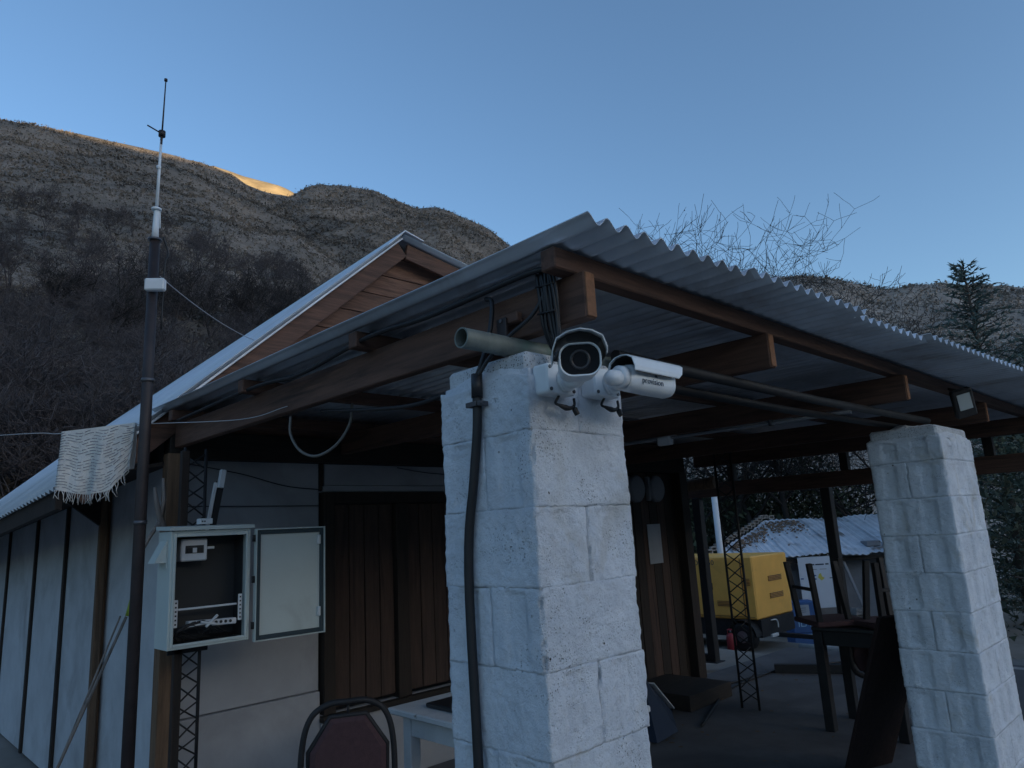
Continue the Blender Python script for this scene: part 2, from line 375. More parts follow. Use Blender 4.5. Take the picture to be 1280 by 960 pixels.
def interp(cr, a):
    c = sorted(cr); 
    for i in range(len(c)-1):
        if c[i][0] <= a <= c[i+1][0]:
            t = (a-c[i][0])/(c[i+1][0]-c[i][0]); return c[i][1]+(c[i+1][1]-c[i][1])*t, c[i][2]+(c[i+1][2]-c[i][2])*t
    return (c[0] if a < c[0][0] else c[-1])[1:]
HGRID = {}
def hill(key, cr, r0, z0, p, ma, da=0.45, nr=80, amp=1.0):
    a0, a1 = min(c[0] for c in cr), max(c[0] for c in cr); na = int((a1-a0)/da); Vv = []
    ts = [i/(nr-1) for i in range(nr)]
    for i in range(na+1):
        a = a0+(a1-a0)*i/na; Rc, zc = interp(cr, a); ar = R(a); ec = math.atan2(zc, Rc)
        for t in ts:
            r_ = r0*(Rc/r0)**t
            e = ec*(1-(r0/r_)**p)/(1-(r0/Rc)**p)
            x, y = r_*math.cos(ar), r_*math.sin(ar)
            z = z0*(1-t)+math.tan(e)*r_
            fall = min(1, (1-t)*9)*min(1, t*4)
            n1 = noise.fractal((x/70+9, y/70, key*3.1), 1.0, 2.1, 5); n2 = noise.fractal((x/9, y/9, key*1.7), 0.9, 2.0, 3)
            z += amp*r_*0.034*n1*fall + amp*min(1.2, r_*0.012)*n2*min(1, t*4)*(0.35+0.65*fall)
            Vv.append((x, y, z))
        for q in (1.12, 1.4, 2.0):      # far side of the ridge
            Vv.append((Rc*q*math.cos(ar), Rc*q*math.sin(ar), zc*(1.0-(q-1)*1.0)-2))
    N = nr+3; Ff = [(i*N+j, i*N+j+1, (i+1)*N+j+1, (i+1)*N+j) for i in range(na) for j in range(N-1)]
    o = npmesh('hill', Vv, Ff, ma, kind='structure')
    o.data.polygons.foreach_set('use_smooth', [True]*len(Ff))
    HGRID[key] = (np.array(Vv).reshape(na+1, N, 3), nr)
    return o
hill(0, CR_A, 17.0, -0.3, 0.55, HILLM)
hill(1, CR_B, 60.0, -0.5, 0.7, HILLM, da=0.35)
hill(2, CR_C, 250.0, 20.0, 0.7, GOLD)
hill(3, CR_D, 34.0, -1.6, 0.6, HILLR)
# the mountain across the valley whose shadow covers the whole yard
u = Vector((math.cos(SUN_HEAD), math.sin(SUN_HEAD), 0)); pv = Vector((-u.y, u.x, 0))
Vv = []; nv = 90
for i in range(nv+1):
    s_ = -4200+8400*i/nv
    for (dd, hh) in ((1200, -2), (1600, 70), (2100, 300), (2450, 510), (2600, 561), (2750, 500), (3200, 220), (4000, -2)):
        q = u*dd+pv*s_; nzv = noise.fractal((q.x/300, q.y/300, 4), 1.0, 2.0, 4)
        k = 1-0.75*smooth(2400, 4200, abs(s_))
        Vv.append((q.x, q.y, hh*k + (0 if hh in (-2, 561) else nzv*22)))
N = 8; npmesh('hill', Vv, [(i*N+j, i*N+j+1, (i+1)*N+j+1, (i+1)*N+j) for i in range(nv) for j in range(N-1)], HILLM, kind='structure')

def hill_point(key, rng, amin, amax, tmin, tmax):
    G, nr = HGRID[key]; cr = {0: CR_A, 1: CR_B, 2: CR_C, 3: CR_D}[key]
    a0, a1 = min(c[0] for c in cr), max(c[0] for c in cr)
    a = rng.uniform(amin, amax); t = rng.uniform(tmin, tmax)
    fi = (a-a0)/(a1-a0)*(G.shape[0]-1); i = min(int(fi), G.shape[0]-2); fj = t*(nr-1); j = min(int(fj), nr-2)
    di, dj = fi-i, fj-j
    return (G[i, j]*(1-di)+G[i+1, j]*di)*(1-dj)+(G[i, j+1]*(1-di)+G[i+1, j+1]*di)*dj

# low scrub stippling the hillsides (uncountable)
def scrub(key, n, amin, amax, tmin, tmax, label, smin=0.35, smax=1.15, seed=1, k=5, ma=None):
    rng = np.random.default_rng(seed); pts = np.array([hill_point(key, rng, amin, amax, tmin, tmax) for _ in range(n)])
    dist = np.hypot(pts[:, 0], pts[:, 1]); s = rng.uniform(smin, smax, n)*np.clip(dist/220, 0.35, 1.25)
    V = np.zeros((n, k, 3, 3)); 
    c = pts[:, None, None, :]; rad = s[:, None, None, None]
    base = rng.normal(0, 0.42, (n, k, 1, 3)); base[..., 2] = np.abs(base[..., 2])*0.9
    V = c+rad*(base+rng.normal(0, 0.30, (n, k, 3, 3)))
    Vf = V.reshape(-1, 3); o = npmesh('scrub', Vf, np.arange(len(Vf)).reshape(-1, 3), ma or SCRUB, kind='stuff')
    o['label'] = label; o['category'] = 'scrub'
scrub(0, 40000, 57, 98, 0.44, 0.992, 'dry grey brown scrub dotting the tall hillside at left', seed=3)
scrub(0, 7000, 60, 100, 0.12, 0.48, 'low dry undergrowth between the bare trees on the near slope', 0.9, 2.0, seed=8)
scrub(1, 22000, 43, 67, 0.45, 1.0, 'dry grey brown scrub on the rounded hill behind the gable', seed=4)
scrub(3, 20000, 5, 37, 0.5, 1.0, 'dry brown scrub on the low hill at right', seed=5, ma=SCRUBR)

# ------------------------------------------------------------------ bare trees
def tree_segments(seed, h, lv=4, spread=0.55, nb=(5, 5, 5, 4), trunk_r=0.05, up=0.25, multi=1, wig=0.13, rmin=0.004):
    rng = random.Random(seed); segs = []
    def grow(p, d, L, r, lev):
        n = 5 if lev < 2 else 4; pts = [p]; 
        for i in range(n):
            d = (d+Vector((rng.gauss(0, wig), rng.gauss(0, wig), rng.gauss(0, wig)+up*0.2))).normalized()
            q = p+d*(L/n); r2 = max(rmin, r*(1-0.55*(i+1)/n)); segs.append((p, q, max(rmin, r*(1-0.55*i/n)), r2, lev)); p = q; pts.append((q, d, r2))
        if lev < lv:
            for j in range(nb[lev]):
                t = rng.uniform(0.3 if lev else 0.35, 1.0); k = min(n-1, int(t*n)); q, dd, rq = pts[k+1] 
                side = Vector((rng.gauss(0, 1), rng.gauss(0, 1), rng.gauss(0, 0.55)+up)).normalized()
                nd = (dd*(1-spread)+side*spread*1.3).normalized()
                grow(q, nd, L*rng.uniform(0.45, 0.75), rq*0.62, lev+1)
    for k in range(multi):
        b = Vector((rng.gauss(0, 0.12), rng.gauss(0, 0.12), 0))*(multi > 1)
        grow(b, Vector((rng.gauss(0, 0.25), rng.gauss(0, 0.25), 1)).normalized() if multi > 1 else Vector((rng.gauss(0, .08), rng.gauss(0, .08), 1)), h*0.5*rng.uniform(0.8, 1.1), trunk_r, 0)
    return segs
def seg_arrays(segs, n=3):
    P = np.array([tuple(s[0]) for s in segs]); Q = np.array([tuple(s[1]) for s in segs]); r0 = np.array([s[2] for s in segs]); r1 = np.array([s[3] for s in segs])
    d = Q-P; d /= np.linalg.norm(d, axis=1)[:, None]+1e-9
    ref = np.where(np.abs(d[:, 2:3]) > 0.9, np.array([[1., 0, 0]]), np.array([[0, 0, 1.]])); u = np.cross(d, ref); u /= np.linalg.norm(u, axis=1)[:, None]; b = np.cross(d, u)
    a = 2*np.pi*np.arange(n)/n; ring = u[:, None, :]*np.cos(a)[None, :, None]+b[:, None, :]*np.sin(a)[None, :, None]
    V = np.concatenate([P[:, None]+ring*r0[:, None, None], Q[:, None]+ring*r1[:, None, None]], 1)
    k = np.arange(n); f = np.stack([k, (k+1) % n, (k+1) % n+n, k+n], 1)
    F = (np.arange(len(segs))*2*n)[:, None, None]+f[None]
    return V.reshape(-1, 3), F.reshape(-1, 4)
rngt = random.Random(5)
protos = [seg_arrays(tree_segments(20+i, 4.2, 3, 0.6, (5, 5, 4), 0.055, multi=3, rmin=0.009)) for i in range(5)]
def thicket(n, amin, amax, tmin, tmax, label, ma, seed, s0=0.8, s1=1.5):
    rng = np.random.default_rng(seed); Vs = []; Fs = []; o = 0
    for i in range(n):
        p = hill_point(0, rng, amin, amax, tmin, tmax); V, F = protos[int(rng.integers(len(protos)))]; a = rng.uniform(0, 6.28); s = rng.uniform(s0, s1)
        c, sn = math.cos(a), math.sin(a); M = np.array([[c, -sn, 0], [sn, c, 0], [0, 0, 1]])*s
        Vs.append(V@M.T+p-np.array([0, 0, 0.15])); Fs.append(F+o); o += len(V)
    ob = npmesh('thicket', np.concatenate(Vs), np.concatenate(Fs), ma, kind='stuff'); ob['label'] = label; ob['category'] = 'brush'
thicket(320, 62, 104, 0.10, 0.46, 'tangled leafless thicket covering the slope above the house', TWIG, 11)
thicket(190, 60, 104, 0.42, 0.66, 'thin leafless bushes higher up the slope at left', TWIG, 12, 0.9, 1.6)
def bare_tree(name, label, loc, h, seed, ma=TWIGD, group=None, lv=4, nb=(6, 5, 5, 4), sp=0.55, rmin=0.006, tr=0.09, multi=1, pods=0):
    t = thing(name, label, 'tree', loc, group)
    segs = tree_segments(seed, h, lv, sp, nb, tr, rmin=rmin, multi=multi)
    V, F = seg_arrays([s for s in segs if s[4] == 0], 7); tk = npmesh('trunk', V, F, ma, t)
    V, F = seg_arrays([s for s in segs if s[4] > 0], 3)
    npmesh('crown', V, F, ma, t)
    if pods:
        rg = np.random.default_rng(seed); tips = np.array([tuple(s[1]) for s in segs if s[4] == lv]); tips = tips[rg.integers(0, len(tips), pods)]
        Vp = tips[:, None, :]+rg.normal(0, 0.022, (pods, 6, 3)); Vp = Vp.reshape(-1, 3)
        o = npmesh('seed_pods', Vp, np.arange(len(Vp)).reshape(-1, 3), ma, t, 'stuff')
    return t
def az(head, r_, z): return (r_*math.cos(R(head)), r_*math.sin(R(head)), z)
rg_ = np.random.default_rng(2)
for (hd, t_, h, sd_, lab) in ((66.5, 0.44, 8.0, 41, 'tall bare tree on the slope just left of the gable roof'), (62.5, 0.46, 8.0, 42, 'bare tree with fan of upright twigs behind the gable verge'),
                      (72.5, 0.40, 7.0, 43, 'bare dark tree on the slope right of the antenna pole'), (80.0, 0.42, 7.5, 44, 'bare tree on the dark slope left of the antenna pole'), (59.5, 0.47, 6.0, 45, 'small bare tree on the slope nearest the gable peak'), (64.6, 0.40, 7.5, 46, 'bare dark tree rising right above the middle of the house roof'), (69.4, 0.43, 8.0, 47, 'spreading bare tree between antenna pole and gable'), (76.5, 0.37, 7.0, 48, 'bare tree on the slope directly behind the antenna pole')):
    p = hill_point(0, np.random.default_rng(1), hd, hd+0.01, t_, t_+0.001)
    bare_tree('bare_tree', lab, tuple(p), h, sd_, TWIGD, 'bare trees on the slope above the house', 4, (7, 5, 4, 3), 0.5, 0.014, 0.12, 2)
for (hd, r_, z, h, sd_, lab, pods) in ((33.6, 21.0, -1.0, 12.1, 66, 'thin bare tree behind the roof nearest the roof corner', 40), (30.6, 21.5, -1.0, 11.4, 61, 'bare twiggy tree behind the middle of the carport roof', 80),
                               (27.4, 20.5, -1.0, 9.3, 62, 'bare tree with seed pods behind the carport roof beside the right hill', 260), (24.6, 21.0, -1.0, 9.0, 67, 'bare tree with curved twigs crossing the top of the right hill', 200),
                               (20.6, 21.0, -1.0, 9.6, 63, 'low bare tree reaching over the carport roof before the right hill', 160), (17.4, 22.0, -1.0, 9.4, 64, 'small bare tree left of the conifer', 120)):
    bare_tree('bare_tree', lab, az(hd, r_, z), h, sd_, TWIGD, 'bare trees behind the carport', 5, (9, 6, 5, 4, 3), 0.58, 0.0048, 0.12, 1, pods)

# ------------------------------------------------------------------ conifer and evergreens
def conifer(label, loc, h, rad, seed):
    t = thing('conifer_tree', label, 'tree', loc); rg = random.Random(seed); segs = []; tris = []
    MB().tube([(0, 0, -0.2), (0.03, 0, h*0.5), (0, 0.02, h*0.99)], [0.14, 0.08, 0.012], 7).build('trunk', BARK, None)
    tk = col.objects[-1]; tk.parent = t
    z = 0.5
    while z < h*0.99:
        f = 1-z/h; nb = 5
        for k in range(nb):
            a = rg.uniform(0, 6.283); L = rad*(f**0.8)*rg.uniform(0.35, 1.25)+0.10; d = Vector((math.cos(a), math.sin(a), 0.30+0.3*(1-f)))
            p = Vector((0, 0, z)); n = max(3, int(L/0.13)); prev = p
            for i in range(1, n+1):
                u_ = i/n; q = p+d*L*u_+Vector((0, 0, -0.20*L*u_*u_+rg.gauss(0, 0.02)))
                segs.append((prev, q, 0.012*(1-u_)+0.004, 0.011*(1-u_)+0.003, 1)); prev = q
                for m_ in range(5):
                    sd_ = Vector((rg.gauss(0, 1), rg.gauss(0, 1), rg.gauss(0, 0.6))).normalized()*rg.uniform(0.06, 0.19)*(0.6+0.6*f)
                    e1 = sd_.cross(Vector((rg.random(), rg.random(), rg.random()))).normalized()*0.022
                    tris += [q-e1, q+e1, q+sd_+d*0.05]
        z += 0.085+0.05*f
    V, F = seg_arrays(segs, 3); npmesh('branches', V, F, BARK, t)
    npmesh('crown', [tuple(p) for p in tris], np.arange(len(tris)).reshape(-1, 3), CYP, t)
    return t
conifer('dark green conifer rising above the right end of the roof', az(11.5, 17.5, -1.0), 7.75, 2.2, 3)
conifer('lower conifer at the right edge below the tall conifer tip', az(8.8, 18.5, -1.0), 6.2, 2.1, 8)

def leafy(label, loc, h, rad, seed, group, ma=LEAFD, n=8000):
    t = thing('evergreen_tree', label, 'tree', loc, group); rg = np.random.default_rng(seed); rr_ = random.Random(seed)
    segs = tree_segments(seed, h*0.9, 2, 0.6, (5, 4), 0.10, rmin=0.012); V, F = seg_arrays(segs, 5); npmesh('trunk', V, F, BARK, t)
    nc = 34; cl = rg.normal(0, 1, (nc, 3)); cl /= np.linalg.norm(cl, axis=1)[:, None]; cl *= rg.uniform(0.35, 1.0, (nc, 1)); cl = cl*np.array([rad, rad, h*0.42])+np.array([0, 0, h*0.56])
    ci = rg.integers(0, nc, n); c = cl[ci]+rg.normal(0, rad*0.17, (n, 3)); s = rg.uniform(0.03, 0.07, (n, 1, 1))*(0.6 if loc[0] < 14 else 1.0)
    Vt = c[:, None, :]+rg.normal(0, 1, (n, 3, 3))*s
    Vt = Vt.reshape(-1, 3); npmesh('crown', Vt, np.arange(len(Vt)).reshape(-1, 3), ma, t)
for i, (hd, r_, h, rad, lab) in enumerate(((34.5, 24, 4.6, 2.3, 'dark leafy tree behind the generator, left of the white flue pipe'), (30.8, 23, 4.4, 2.2, 'dark leafy tree behind the lattice tower under the roof'),
        (27.5, 24, 5.0, 2.4, 'dark leafy tree directly behind the shed ridge'), (23.8, 23, 4.8, 2.3, 'dark leafy tree behind the right end of the shed'), (8.2, 13, 4.4, 2.0, 'dark leafy tree at the right edge beyond the right pillar'),
        (37.8, 22, 4.5, 2.2, 'dark leafy tree glimpsed beside the dark plank wall'), (5.0, 11, 4.0, 1.8, 'dark bushy tree cut by the right edge of the picture'))):
    leafy(lab, az(hd, r_, -1.1), h, rad, 70+i, 'dark trees beyond the yard')

# ================================================================== floor, yard
g = MB(); g.bx(0.9, 8.9, 0.35, 4.44, -0.16, 0.0, 0.01); g.build('concrete_floor', CONC, kind='structure')
g = MB()
pts = [Vector((9.15-0.06*i+0.05*math.sin(i*0.9), 4.40-0.3*i, -0.04)) for i in range(14)]
g.tube(pts, 0.055, 8); g.build('kerb', KERB, kind='structure')
g = MB()
for (p, q) in (((6.6, 4.0, .012), (8.6, 3.2, .012)), ((5.2, 3.4, .012), (7.4, 3.9, .012))):
    g.tube(curve_pts([p, (Vector(p)+Vector(q))/2+Vector((0.12, 0.2, 0)), q], 8), 0.011, 6)
tag(g.build('floor_cable', RUBBER), 'black cables lying across the concrete floor near the lattice tower', 'cable')

# ================================================================== house
H = thing('house', 'white panelled house with pale sheet roof and brown plank gable', 'house', (1.45, 4.5, 0))
FALL = 0.045
RX, RZ, EX, EZ, SLR = 3.08, 3.945, 0.84, 1.94, 0.17
# roof sheets, left slope: corrugations run down the slope
def roof_sheet(x0, z0, x1, z1, y0, y1, ma, parent, amp=0.010, pitch=0.095):
    n = int((y1-y0)/pitch*6); A = []; 
    for i in range(n+1):
        y = y0+(y1-y0)*i/n; dz = -FALL*(y-4.5)+amp*math.cos(2*math.pi*(y-4.3)/pitch)
        A.append(y); 
    d = Vector((x1-x0, 0, z1-z0)); nrm = Vector((-d.z, 0, d.x)).normalized()
    if nrm.z < 0: nrm = -nrm
    vs = []; 
    for lay in (0.0, -0.004):
        for y in A:
            off = amp*math.cos(2*math.pi*(y-4.3)/pitch)+lay
            for (x, z) in ((x0, z0), (x1, z1)):
                vs.append((x+nrm.x*off, y, z+nrm.z*off-FALL*(y-4.5)))
    N = len(A); fs = []
    for i in range(N-1):
        a = 2*i; fs.append((a, a+1, a+3, a+2)); b = 2*N+2*i; fs.append((b, b+2, b+3, b+1))
        fs.append((a, a+2, b+2, b)); fs.append((a+1, b+1, b+3, a+3))
    fs.append((0, 2*N, 2*N+1, 1)); e = 2*N-2; fs.append((e, e+1, 2*N+e+1, 2*N+e))
    return MB().add(vs, fs, True).build('roof_sheet', ma, parent)
y = 4.30
k = 0
while y < 13.9:
    y1 = y+0.97; dz = 0.003*(k % 2)
    roof_sheet(EX, EZ+dz, RX, RZ+dz, y, y1-0.01, ZINC_L, H); roof_sheet(RX+0.01, RZ-0.004+dz, 7.1, RZ-SLR*(7.1-RX)+dz, y, y1-0.01, ZINC_L, H); y += 0.96; k += 1
# ridge cap and verge trim
g = MB(); 
g.prism([(RX-0.16, 4.27, RZ-0.16*0.9+0.022), (RX, 4.27, RZ+0.035), (RX+0.18, 4.27, RZ-0.03+0.022), (RX+0.18, 4.27, RZ-0.03+0.014), (RX, 4.27, RZ+0.025), (RX-0.16, 4.27, RZ-0.16*0.9+0.014)], (0, 9.6, -FALL*9.6)); g.build('ridge_cap', ZINC_L, H)
ang = math.atan2(RZ-EZ, RX-EX); un = Vector((-math.sin(ang), 0, math.cos(ang)))
def rake_pt(x, y, off): 
    z = EZ+(x-EX)*(RZ-EZ)/(RX-EX); return Vector((x, y, z))+un*off
g = MB(); g.bar(rake_pt(EX+0.05, 4.37, -0.085), rake_pt(RX-0.03, 4.37, -0.085), 0.03, 0.13, tuple(un)); g.build('barge_board', W_RAKE, H)
g = MB(); g.bar((RX+0.07, 4.37, RZ-0.10), (7.0, 4.37, RZ-SLR*(7.0-RX)-0.085), 0.03, 0.13); g.build('barge_board', W_RAKE, H)
g = MB(); g.bar(rake_pt(EX+0.02, 4.335, -0.016), rake_pt(RX, 4.335, -0.016), 0.03, 0.014, tuple(un)); g.build('verge_flashing', ZINC_L, H)
# gable planks
z = 2.28; pi = 0
while z < RZ-0.09:
    zt = min(z+0.168, RZ-0.045); rg = random.Random(pi)
    xl0 = RX-(RZ-0.06-z)/0.895; xl1 = RX-(RZ-0.06-zt)/0.895
    xr = lambda zz: min(6.8, RX+(RZ-0.09-zz)/SLR)
    yf = 4.47-0.008*rg.random()
    poly = [(xl0, yf, z+0.006), (xr(z), yf, z+0.006), (max(xr(zt), xl1+0.02), yf, zt), (xl1, yf, zt)]
    MB().prism(poly, (0, 0.022, 0)).build('plank', W_GABLE, H); z += 0.170; pi += 1
g = MB(); g.prism([(1.47, 4.50, 2.202), (6.7, 4.50, 2.202), (6.7, 4.50, 3.2), (3.1, 4.50, 3.82), (1.47, 4.50, 2.34)], (0, 0.03, 0)); g.build('gable_backing', W_DARKX, H)
# front wall pieces
def pbox(name, ma, x0, x1, y0, y1, z0, z1, parent=H, ch=0.003): return MB().bx(x0, x1, y0, y1, z0, z1, ch).build(name, ma, parent)
pbox('wall_panel', PANEL, 1.50, 2.455, 4.50, 4.53, 0.655, 2.2); pbox('wall_panel', PANEL, 1.47, 2.452, 4.475, 4.53, -0.05, 0.65)
pbox('wall_panel', PANEL, 2.458, 4.15, 4.475, 4.53, -0.05, 0.50); pbox('wall_panel', PANEL, 2.50, 4.15, 4.505, 4.53, 1.99, 2.2)
pbox('trim_strip', PANEL, 2.47, 4.15, 4.487, 4.503, 1.945, 1.988)
pbox('wall_panel', PANEL, 4.156, 5.65, 4.50, 4.53, -0.05, 2.2)
pbox('joint_strip', W_DARK, 2.453, 2.485, 4.487, 4.503, 1.95, 2.2)
pbox('header_beam', W_DARKX, 1.42, 6.85, 4.36, 4.468, 2.135, 2.30)
# shutters
for (x0, x1, nm) in ((2.56, 3.055, 4), (3.17, 3.66, 4)):
    S = pbox('shutter', W_DARK, x0-0.002, x1+0.002, 4.508, 4.53, 0.52, 1.86)
    wv = (x1-x0)/nm
    for i in range(nm):
        rg = random.Random(int(x0*100)+i); MB().bx(x0+i*wv+0.003, x0+(i+1)*wv-0.003, 4.488-0.006*rg.random(), 4.507, 0.53, 1.855, 0.004).build('plank', W_SHUT, S)
pbox('window_frame', W_DARK, 2.47, 2.555, 4.45, 4.53, 0.50, 1.942); pbox('window_frame', W_DARK, 3.06, 3.166, 4.45, 4.53, 0.50, 1.86); pbox('window_frame', W_DARK, 3.665, 3.77, 4.45, 4.53, 0.50, 1.942)
pbox('window_frame', W_DARK, 2.556, 3.664, 4.452, 4.53, 1.862, 1.942); pbox('window_sill', W_DARKX, 2.45, 3.80, 4.42, 4.53, 0.46, 0.498)
# dark plank wall with meters on the far end of the front
W2 = pbox('end_wall', W_DARK, 5.66, 6.80, 4.47, 4.53, 0.0, 2.2)
for i in range(8):
    rg = random.Random(i); MB().bx(5.67+i*0.14, 5.67+(i+1)*0.14-0.006, 4.445-0.006*rg.random(), 4.468, 0.0, 2.13, 0.003).build('plank', W_SHUT if i in (5, 3) else W_DARK, W2)
pbox('corner_post', W_DARK, 6.70, 6.84, 4.34, 4.443, 0, 2.134)
pbox('side_wall', PANEL, 6.80, 6.83, 4.531, 13.5, -0.05, 2.7)
# left wall: tall panels, dark battens, timber post, soffit
ys = [4.54, 5.62, 6.76, 7.88, 9.2, 10.5, 11.8, 13.4]
for i in range(len(ys)-1):
    pbox('wall_panel', PANEL_W, 1.45-0.001*i, 1.48, ys[i]+0.006, ys[i+1]-0.006, -0.05, 2.36-0.045*(ys[i]-4.5))
    if i: pbox('batten', W_DARK if i != 1 else W_POST, 1.425, 1.447, ys[i]-0.028, ys[i]+0.028, -0.05, 2.34-0.045*(ys[i]-4.5))
P1 = MB().bx(1.375, 1.42, 5.55, 5.60, -0.05, 2.10).build('eave_post', W_POST, H)
g = MB(); g.prism([(1.37, 5.555, 1.80), (1.37, 5.555, 2.05), (1.05, 5.555, 2.05)], (0, 0.04, 0)); g.build('bracket', W_DARK, H)
g = MB(); g.add([(0.93, 4.40, 2.01), (1.44, 4.40, 2.10), (1.44, 13.4, 1.70), (0.93, 13.4, 1.61), (0.93, 4.40, 2.03), (1.44, 4.40, 2.12), (1.44, 13.4, 1.72), (0.93, 13.4, 1.63)], [(3, 2, 1, 0), (4, 5, 6, 7), (0, 1, 5, 4), (1, 2, 6, 5), (2, 3, 7, 6), (3, 0, 4, 7)]); g.build('soffit', W_DARK, H)
g = MB(); g.bar((EX+0.045, 4.40, EZ-0.045), (EX+0.045, 13.5, EZ-0.045-FALL*9.1), 0.035, 0.10); g.build('fascia', W_DARK, H)
pbox('corner_post', W_POST, 1.405, 1.475, 4.34, 4.43, -0.05, 2.16)
pbox('door_step', W_DARKX, 5.55, 6.25, 3.72, 4.43, 0.001, 0.13)

# ================================================================== carport
CP = thing('carport', 'open carport roof of corrugated sheets on brown timber rafters', 'carport', (1.4, 1.2, 0))
SL = 0.010
def cz(y): return SL*(y-1.2)
for i, x in enumerate((1.43, 2.53, 3.99, 5.66, 7.0)):
    y0 = 1.17+0.02*(i % 2); r_ = MB()
    r_.bar((x+0.03, y0, 2.228+cz(y0)), (x+0.03, 4.34, 2.228+cz(4.34)), 0.044, 0.135, ch=0.004)
    ob = r_.build('rafter', W_BEAM_Y, CP)
    MB().bx(x+0.011, x+0.049, y0-0.0035, y0+0.001, 2.165, 2.291, 0.001).build('end_grain', W_ENDS, ob)
for i, y in enumerate((1.19, 2.20, 3.20, 4.15)):
    MB().bar((1.355, y+0.035, 2.325+cz(y)), (8.15, y+0.035, 2.325+cz(y)), 0.055, 0.062, ch=0.004).build('purlin', W_BEAM_X, CP)
MB().bar((7.66, 1.0, 1.96), (7.66, 4.9, 1.96), 0.09, 0.16).build('back_beam', W_BEAM_Y, CP)
for yy in (1.6, 2.9, 4.2): MB().bx(7.62, 7.70, yy, yy+0.08, 2.042, 2.29).build('packing_block', W_DARK, CP)
PIT = 0.076; AMP = 0.0145
def edge_y(x): return 1.053-0.055*(x-1.33)
def car_sheet(x0, nw, lift, seed):
    n = nw*10; ny = 5; rg = random.Random(seed); vs = []; dy = rg.uniform(-0.025, 0.02) if seed else 0
    for lay in (0, -0.003):
        for i in range(n+1):
            x = x0+PIT*nw*i/n; off = AMP*math.cos(2*math.pi*(x-1.33)/PIT)
            for j in range(ny+1):
                yf = edge_y(x)+dy; y = yf+(4.44-yf)*j/ny
                vs.append((x, y, 2.3665+AMP+cz(y)+off+lift+lay+0.002*math.sin(y*3+seed)))
    N = ny+1; T = (n+1)*N; fs = []
    for i in range(n):
        for j in range(ny):
            a = i*N+j; fs.append((a, a+N, a+N+1, a+1)); b = T+a; fs.append((b, b+1, b+N+1, b+N))
        a = i*N; fs.append((a, T+a, T+a+N, a+N)); a = i*N+ny; fs.append((a, a+N, T+a+N, T+a))
    for j in range(ny):
        fs.append((j, j+1, T+j+1, T+j)); a = n*N+j; fs.append((a, T+a, T+a+1, a+1))
    return MB().add(vs, fs, True).build('roof_sheet', ZINC, CP)
x = 1.33; k = 0
while x < 8.1:
    car_sheet(x, 11, 0.0035*(k % 2), k); x += PIT*10; k += 1

for i in range(28):
    xs_ = 1.33+PIT*(3*i+1.0)
    if xs_ < 8.1: MB().disc((xs_, 1.225, 2.3665+2*AMP+0.001), (0, 0, 1), 0.007, 0.006, 6).build('roof_screw', SCREW, CP)
# support pipe on the pillars, black angle pipes beside it
g = MB(); ring = []
g.tube([(1.20, 1.42, 2.125), (1.95, 1.42, 2.125)], 0.029, 18, cap=False); g.tube([(1.20, 1.42, 2.125), (1.95, 1.42, 2.125)], 0.025, 18, cap=False)
n = 18; a0 = [(1.20, 1.42+0.029*math.cos(2*math.pi*k/n), 2.125+0.029*math.sin(2*math.pi*k/n)) for k in range(n)]; a1 = [(1.20, 1.42+0.025*math.cos(2*math.pi*k/n), 2.125+0.025*math.sin(2*math.pi*k/n)) for k in range(n)]
g.loft([a0, a1], cap=False)
tag(g.build('support_pipe', STEEL_GAL), 'weathered greenish pipe with open end resting on top of the near pillar', 'pipe')
for (yy, zz, r_, lab) in ((1.50, 2.115, 0.018, 'thin black pipe running between the two pillars under the rafters, farther one'), (1.345, 2.135, 0.020, 'black pipe running between the two pillars under the rafters, nearer one')):
    g = MB(); g.tube([(1.78, yy, zz), (3.3, yy, zz-0.012), (4.9, yy, zz)], r_, 10); tag(g.build('black_pipe', STEEL_BLK), lab, 'pipe', 'black pipes under the rafters')
E_ = thing('electric_conduit', 'grey conduit with junction box along a rafter under the roof', 'conduit', (3.97, 1.4, 2.15))
g = MB(); g.tube([(3.97, 1.45, 2.138), (3.97, 4.2, 2.165)], 0.010, 8); g.build('tube', CEMENT, E_)
MB().bx(3.945, 3.99, 2.60, 2.70, 2.105, 2.16, 0.006).build('junction_box', PLASTIC, E_)
for yy in (1.9, 3.3): MB().bx(3.955, 3.985, yy, yy+0.02, 2.125, 2.163).build('clip', SCREW, E_)

